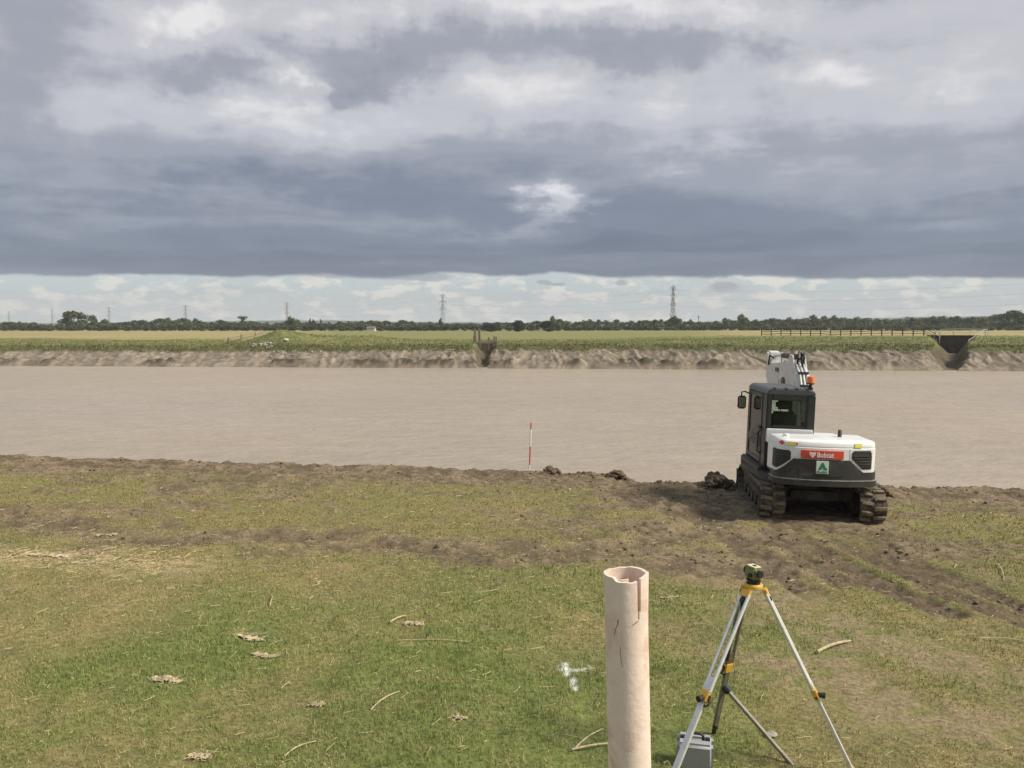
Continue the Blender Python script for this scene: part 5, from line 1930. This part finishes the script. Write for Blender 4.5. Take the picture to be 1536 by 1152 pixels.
# carrying case
cs = gp(1041, 1148)
case = thing('instrument_case', 'grey plastic instrument case with a handle, standing behind the tripod leg', 'case', (cs[0], cs[1] - 0.02, float(near_z(cs[0], cs[1] - 0.02)) - 0.01), (0, 0, R(-14)))
MB().box(-0.125, 0.125, -0.085, 0.012, 0, 0.20).build('case_half', 'case_grey', case, bevel=0.022, seg=3)
MB().box(-0.125, 0.125, 0.016, 0.105, 0, 0.20).build('case_half', 'case_grey', case, bevel=0.022, seg=3)
MB().tube([(-0.055, 0.014, 0.195), (-0.055, 0.014, 0.225), (-0.035, 0.014, 0.237), (0.035, 0.014, 0.237), (0.055, 0.014, 0.225), (0.055, 0.014, 0.195)], 0.011, 10).build('handle', 'black_plastic', case)
for x in (-0.085, 0.085):
    MB().box(x - 0.017, x + 0.017, -0.005, 0.034, 0.18, 0.21).build('latch', 'black_plastic', case, bevel=0.004)

# ------------------------------------------------------------------ sticks, dead reed, pale stones


def stick(p, q, r, name, label, bend=0.02):
    a_, b_ = gp(*p), gp(*q)
    A = Vector((a_[0], a_[1], float(near_z(*a_)) + r + 0.012))
    B = Vector((b_[0], b_[1], float(near_z(*b_)) + r + 0.012))
    D = B - A
    sd_ = Vector((-D.y, D.x, 0)).normalized()
    pts = [D * t + sd_ * (bend * math.sin(math.pi * t)) + Vector((0, 0, 0.012 * math.sin(math.pi * t))) for t in (0, .2, .4, .6, .8, 1)]
    o = MB().tube(pts, [r * k for k in (1, .95, 1.0, .9, .85, .6)], 8).build(name, 'dry_stick', None)
    o.location = A
    return tag(o, label, 'stick')


stick((1226, 980), (1276, 965), 0.016, 'dry_stick', 'thick pale dry stick lying on the grass between the tripod and the wheel ruts')
stick((598, 964), (706, 967), 0.005, 'reed_stalk', 'long thin straight reed stalk lying on the grass', 0.01)
stick((556, 1072), (600, 1042), 0.006, 'reed_stalk', 'slanting pale reed stalk lying on the lush grass', 0.02)
stick((424, 1140), (475, 1116), 0.005, 'reed_stalk', 'curved pale stalk lying at the edge of the greenest grass', 0.03)
stick((585, 936), (608, 926), 0.010, 'dry_stick', 'short thick broken stick beside a matted reed clump', 0.0)
stick((862, 1132), (905, 1100), 0.006, 'dry_stick', 'forked dry stalk at the foot of the pink pipe', 0.01)
stick((858, 1134), (915, 1122), 0.008, 'dry_stick', 'thicker dry stalk crossing another at the foot of the pink pipe', -0.01)
stick((1470, 958), (1536, 962), 0.006, 'reed_stalk', 'thin pale stalk lying on the grass past the bare track', 0.02)
stick((1496, 850), (1506, 875), 0.007, 'reed_stalk', 'pale stalk standing askew in the rough grass beside the ruts', 0.02)
stick((405, 912), (409, 898), 0.007, 'reed_stalk', 'short stiff pale stalk pointing away from the river camera side', 0.0)


def reed_clump(px, py, w, n, label):
    a_ = gp(px, py)
    z0 = float(near_z(*a_))
    o = MB()
    t0_ = random.uniform(-0.4, 0.4)
    for j in range(7):
        cx_, cy_ = (j - 3) / 3 * w * 0.75 * math.cos(t0_) + random.gauss(0, w * .08), (j - 3) / 3 * w * 0.75 * math.sin(t0_) + random.gauss(0, w * .10)
        rim, k_ = [], 14
        for i in range(k_):
            t = 6.2832 * i / k_
            rr = random.uniform(0.12, 0.42)
            x, y = cx_ + w * rr * math.cos(t), cy_ + w * 0.7 * rr * math.sin(t)
            rim.append((x, y, float(near_z(a_[0] + x, a_[1] + y)) - z0 + random.uniform(0.010, 0.024)))
        o._add([(cx_, cy_, float(near_z(a_[0] + cx_, a_[1] + cy_)) - z0 + random.uniform(0.012, 0.03))] + rim, [(0, i + 1, (i + 1) % k_ + 1) for i in range(k_)])
    for _ in range(n // 2):
        x, y = max(-w, min(w, random.gauss(0, w * 0.45))), max(-w * .7, min(w * .7, random.gauss(0, w * 0.30)))
        t = random.uniform(0, 3.14)
        L = random.uniform(0.03, 0.09)
        zz = float(near_z(a_[0] + x, a_[1] + y)) - z0 + random.uniform(0.008, 0.028)
        d_ = Vector((math.cos(t), math.sin(t), random.uniform(-.2, .2))) * L / 2
        o.bar(Vector((x, y, zz)) - d_, Vector((x, y, zz)) + d_, random.uniform(.003, .008), 0.002)
    o = o.build('reed_clump', 'dry_stick', None, smooth=False)
    o.location = (a_[0], a_[1], z0)
    return tag(o, label, 'dead reed', 'matted clumps of dead reed on the grass')


for (px, py, w, n, lab) in ((372, 958, 0.17, 60, 'longest streak of matted pale dead reed on the grass'), (398, 986, 0.13, 60, 'brown matted reed clump just below the longest pale streak'),
                            (250, 1022, 0.15, 60, 'pale matted reed clump standing apart at the edge of the lush grass'), (622, 938, 0.12, 45, 'matted reed clump beside a short thick broken stick'),
                            (476, 1058, 0.08, 40, 'small round patch of pale dead reed in green grass'), (300, 1128, 0.10, 40, 'pale reed clump in the lushest grass'),
                            (1006, 899, 0.12, 50, 'pale reed clump between the pink pipe and the tripod head'), (690, 1088, 0.07, 24, 'small curl of pale reed with a hooked end'),
                            (70, 832, 0.3, 70, 'wide scatter of bleached reed in the strawy strip'), (160, 796, 0.16, 30, 'pale reed clump on the churned mud band')):
    reed_clump(px, py, w, n, lab)
for (px, py, r, nm, lab) in ((864, 858, 0.022, 'white_stone', 'small white stone in the grass beyond the pink pipe'), (1158, 1103, 0.035, 'white_stone', 'pale stone in the grass next to the leaning bar'), (854, 737, 0.035, 'white_stone', 'white stone on the mud near the bank edge')):
    a_ = gp(px, py)
    boulder((a_[0], a_[1], float(near_z(*a_)) + 0.012), r, 'stone_pale', nm, lab, 'stone', None)

# ------------------------------------------------------------------ haze in the air
hz = bpy.data.materials.new('haze_air')
hz.use_nodes = True
hz.node_tree.nodes.clear()
vo = hz.node_tree.nodes.new('ShaderNodeVolumePrincipled')
vo.inputs['Color'].default_value = (0.86, 0.90, 0.95, 1)
vo.inputs['Density'].default_value = 0.00022
vo.inputs['Anisotropy'].default_value = 0.0
ho = hz.node_tree.nodes.new('ShaderNodeOutputMaterial')
hz.node_tree.links.new(vo.outputs[0], ho.inputs['Volume'])
MATS['haze_air'] = hz
hb = MB().box(-4100, 4100, -120, 4100, -6, 120).build('haze', 'haze_air', None, smooth=False)
tag(hb, 'thin haze in the air over river and fields', 'haze', kind='stuff')
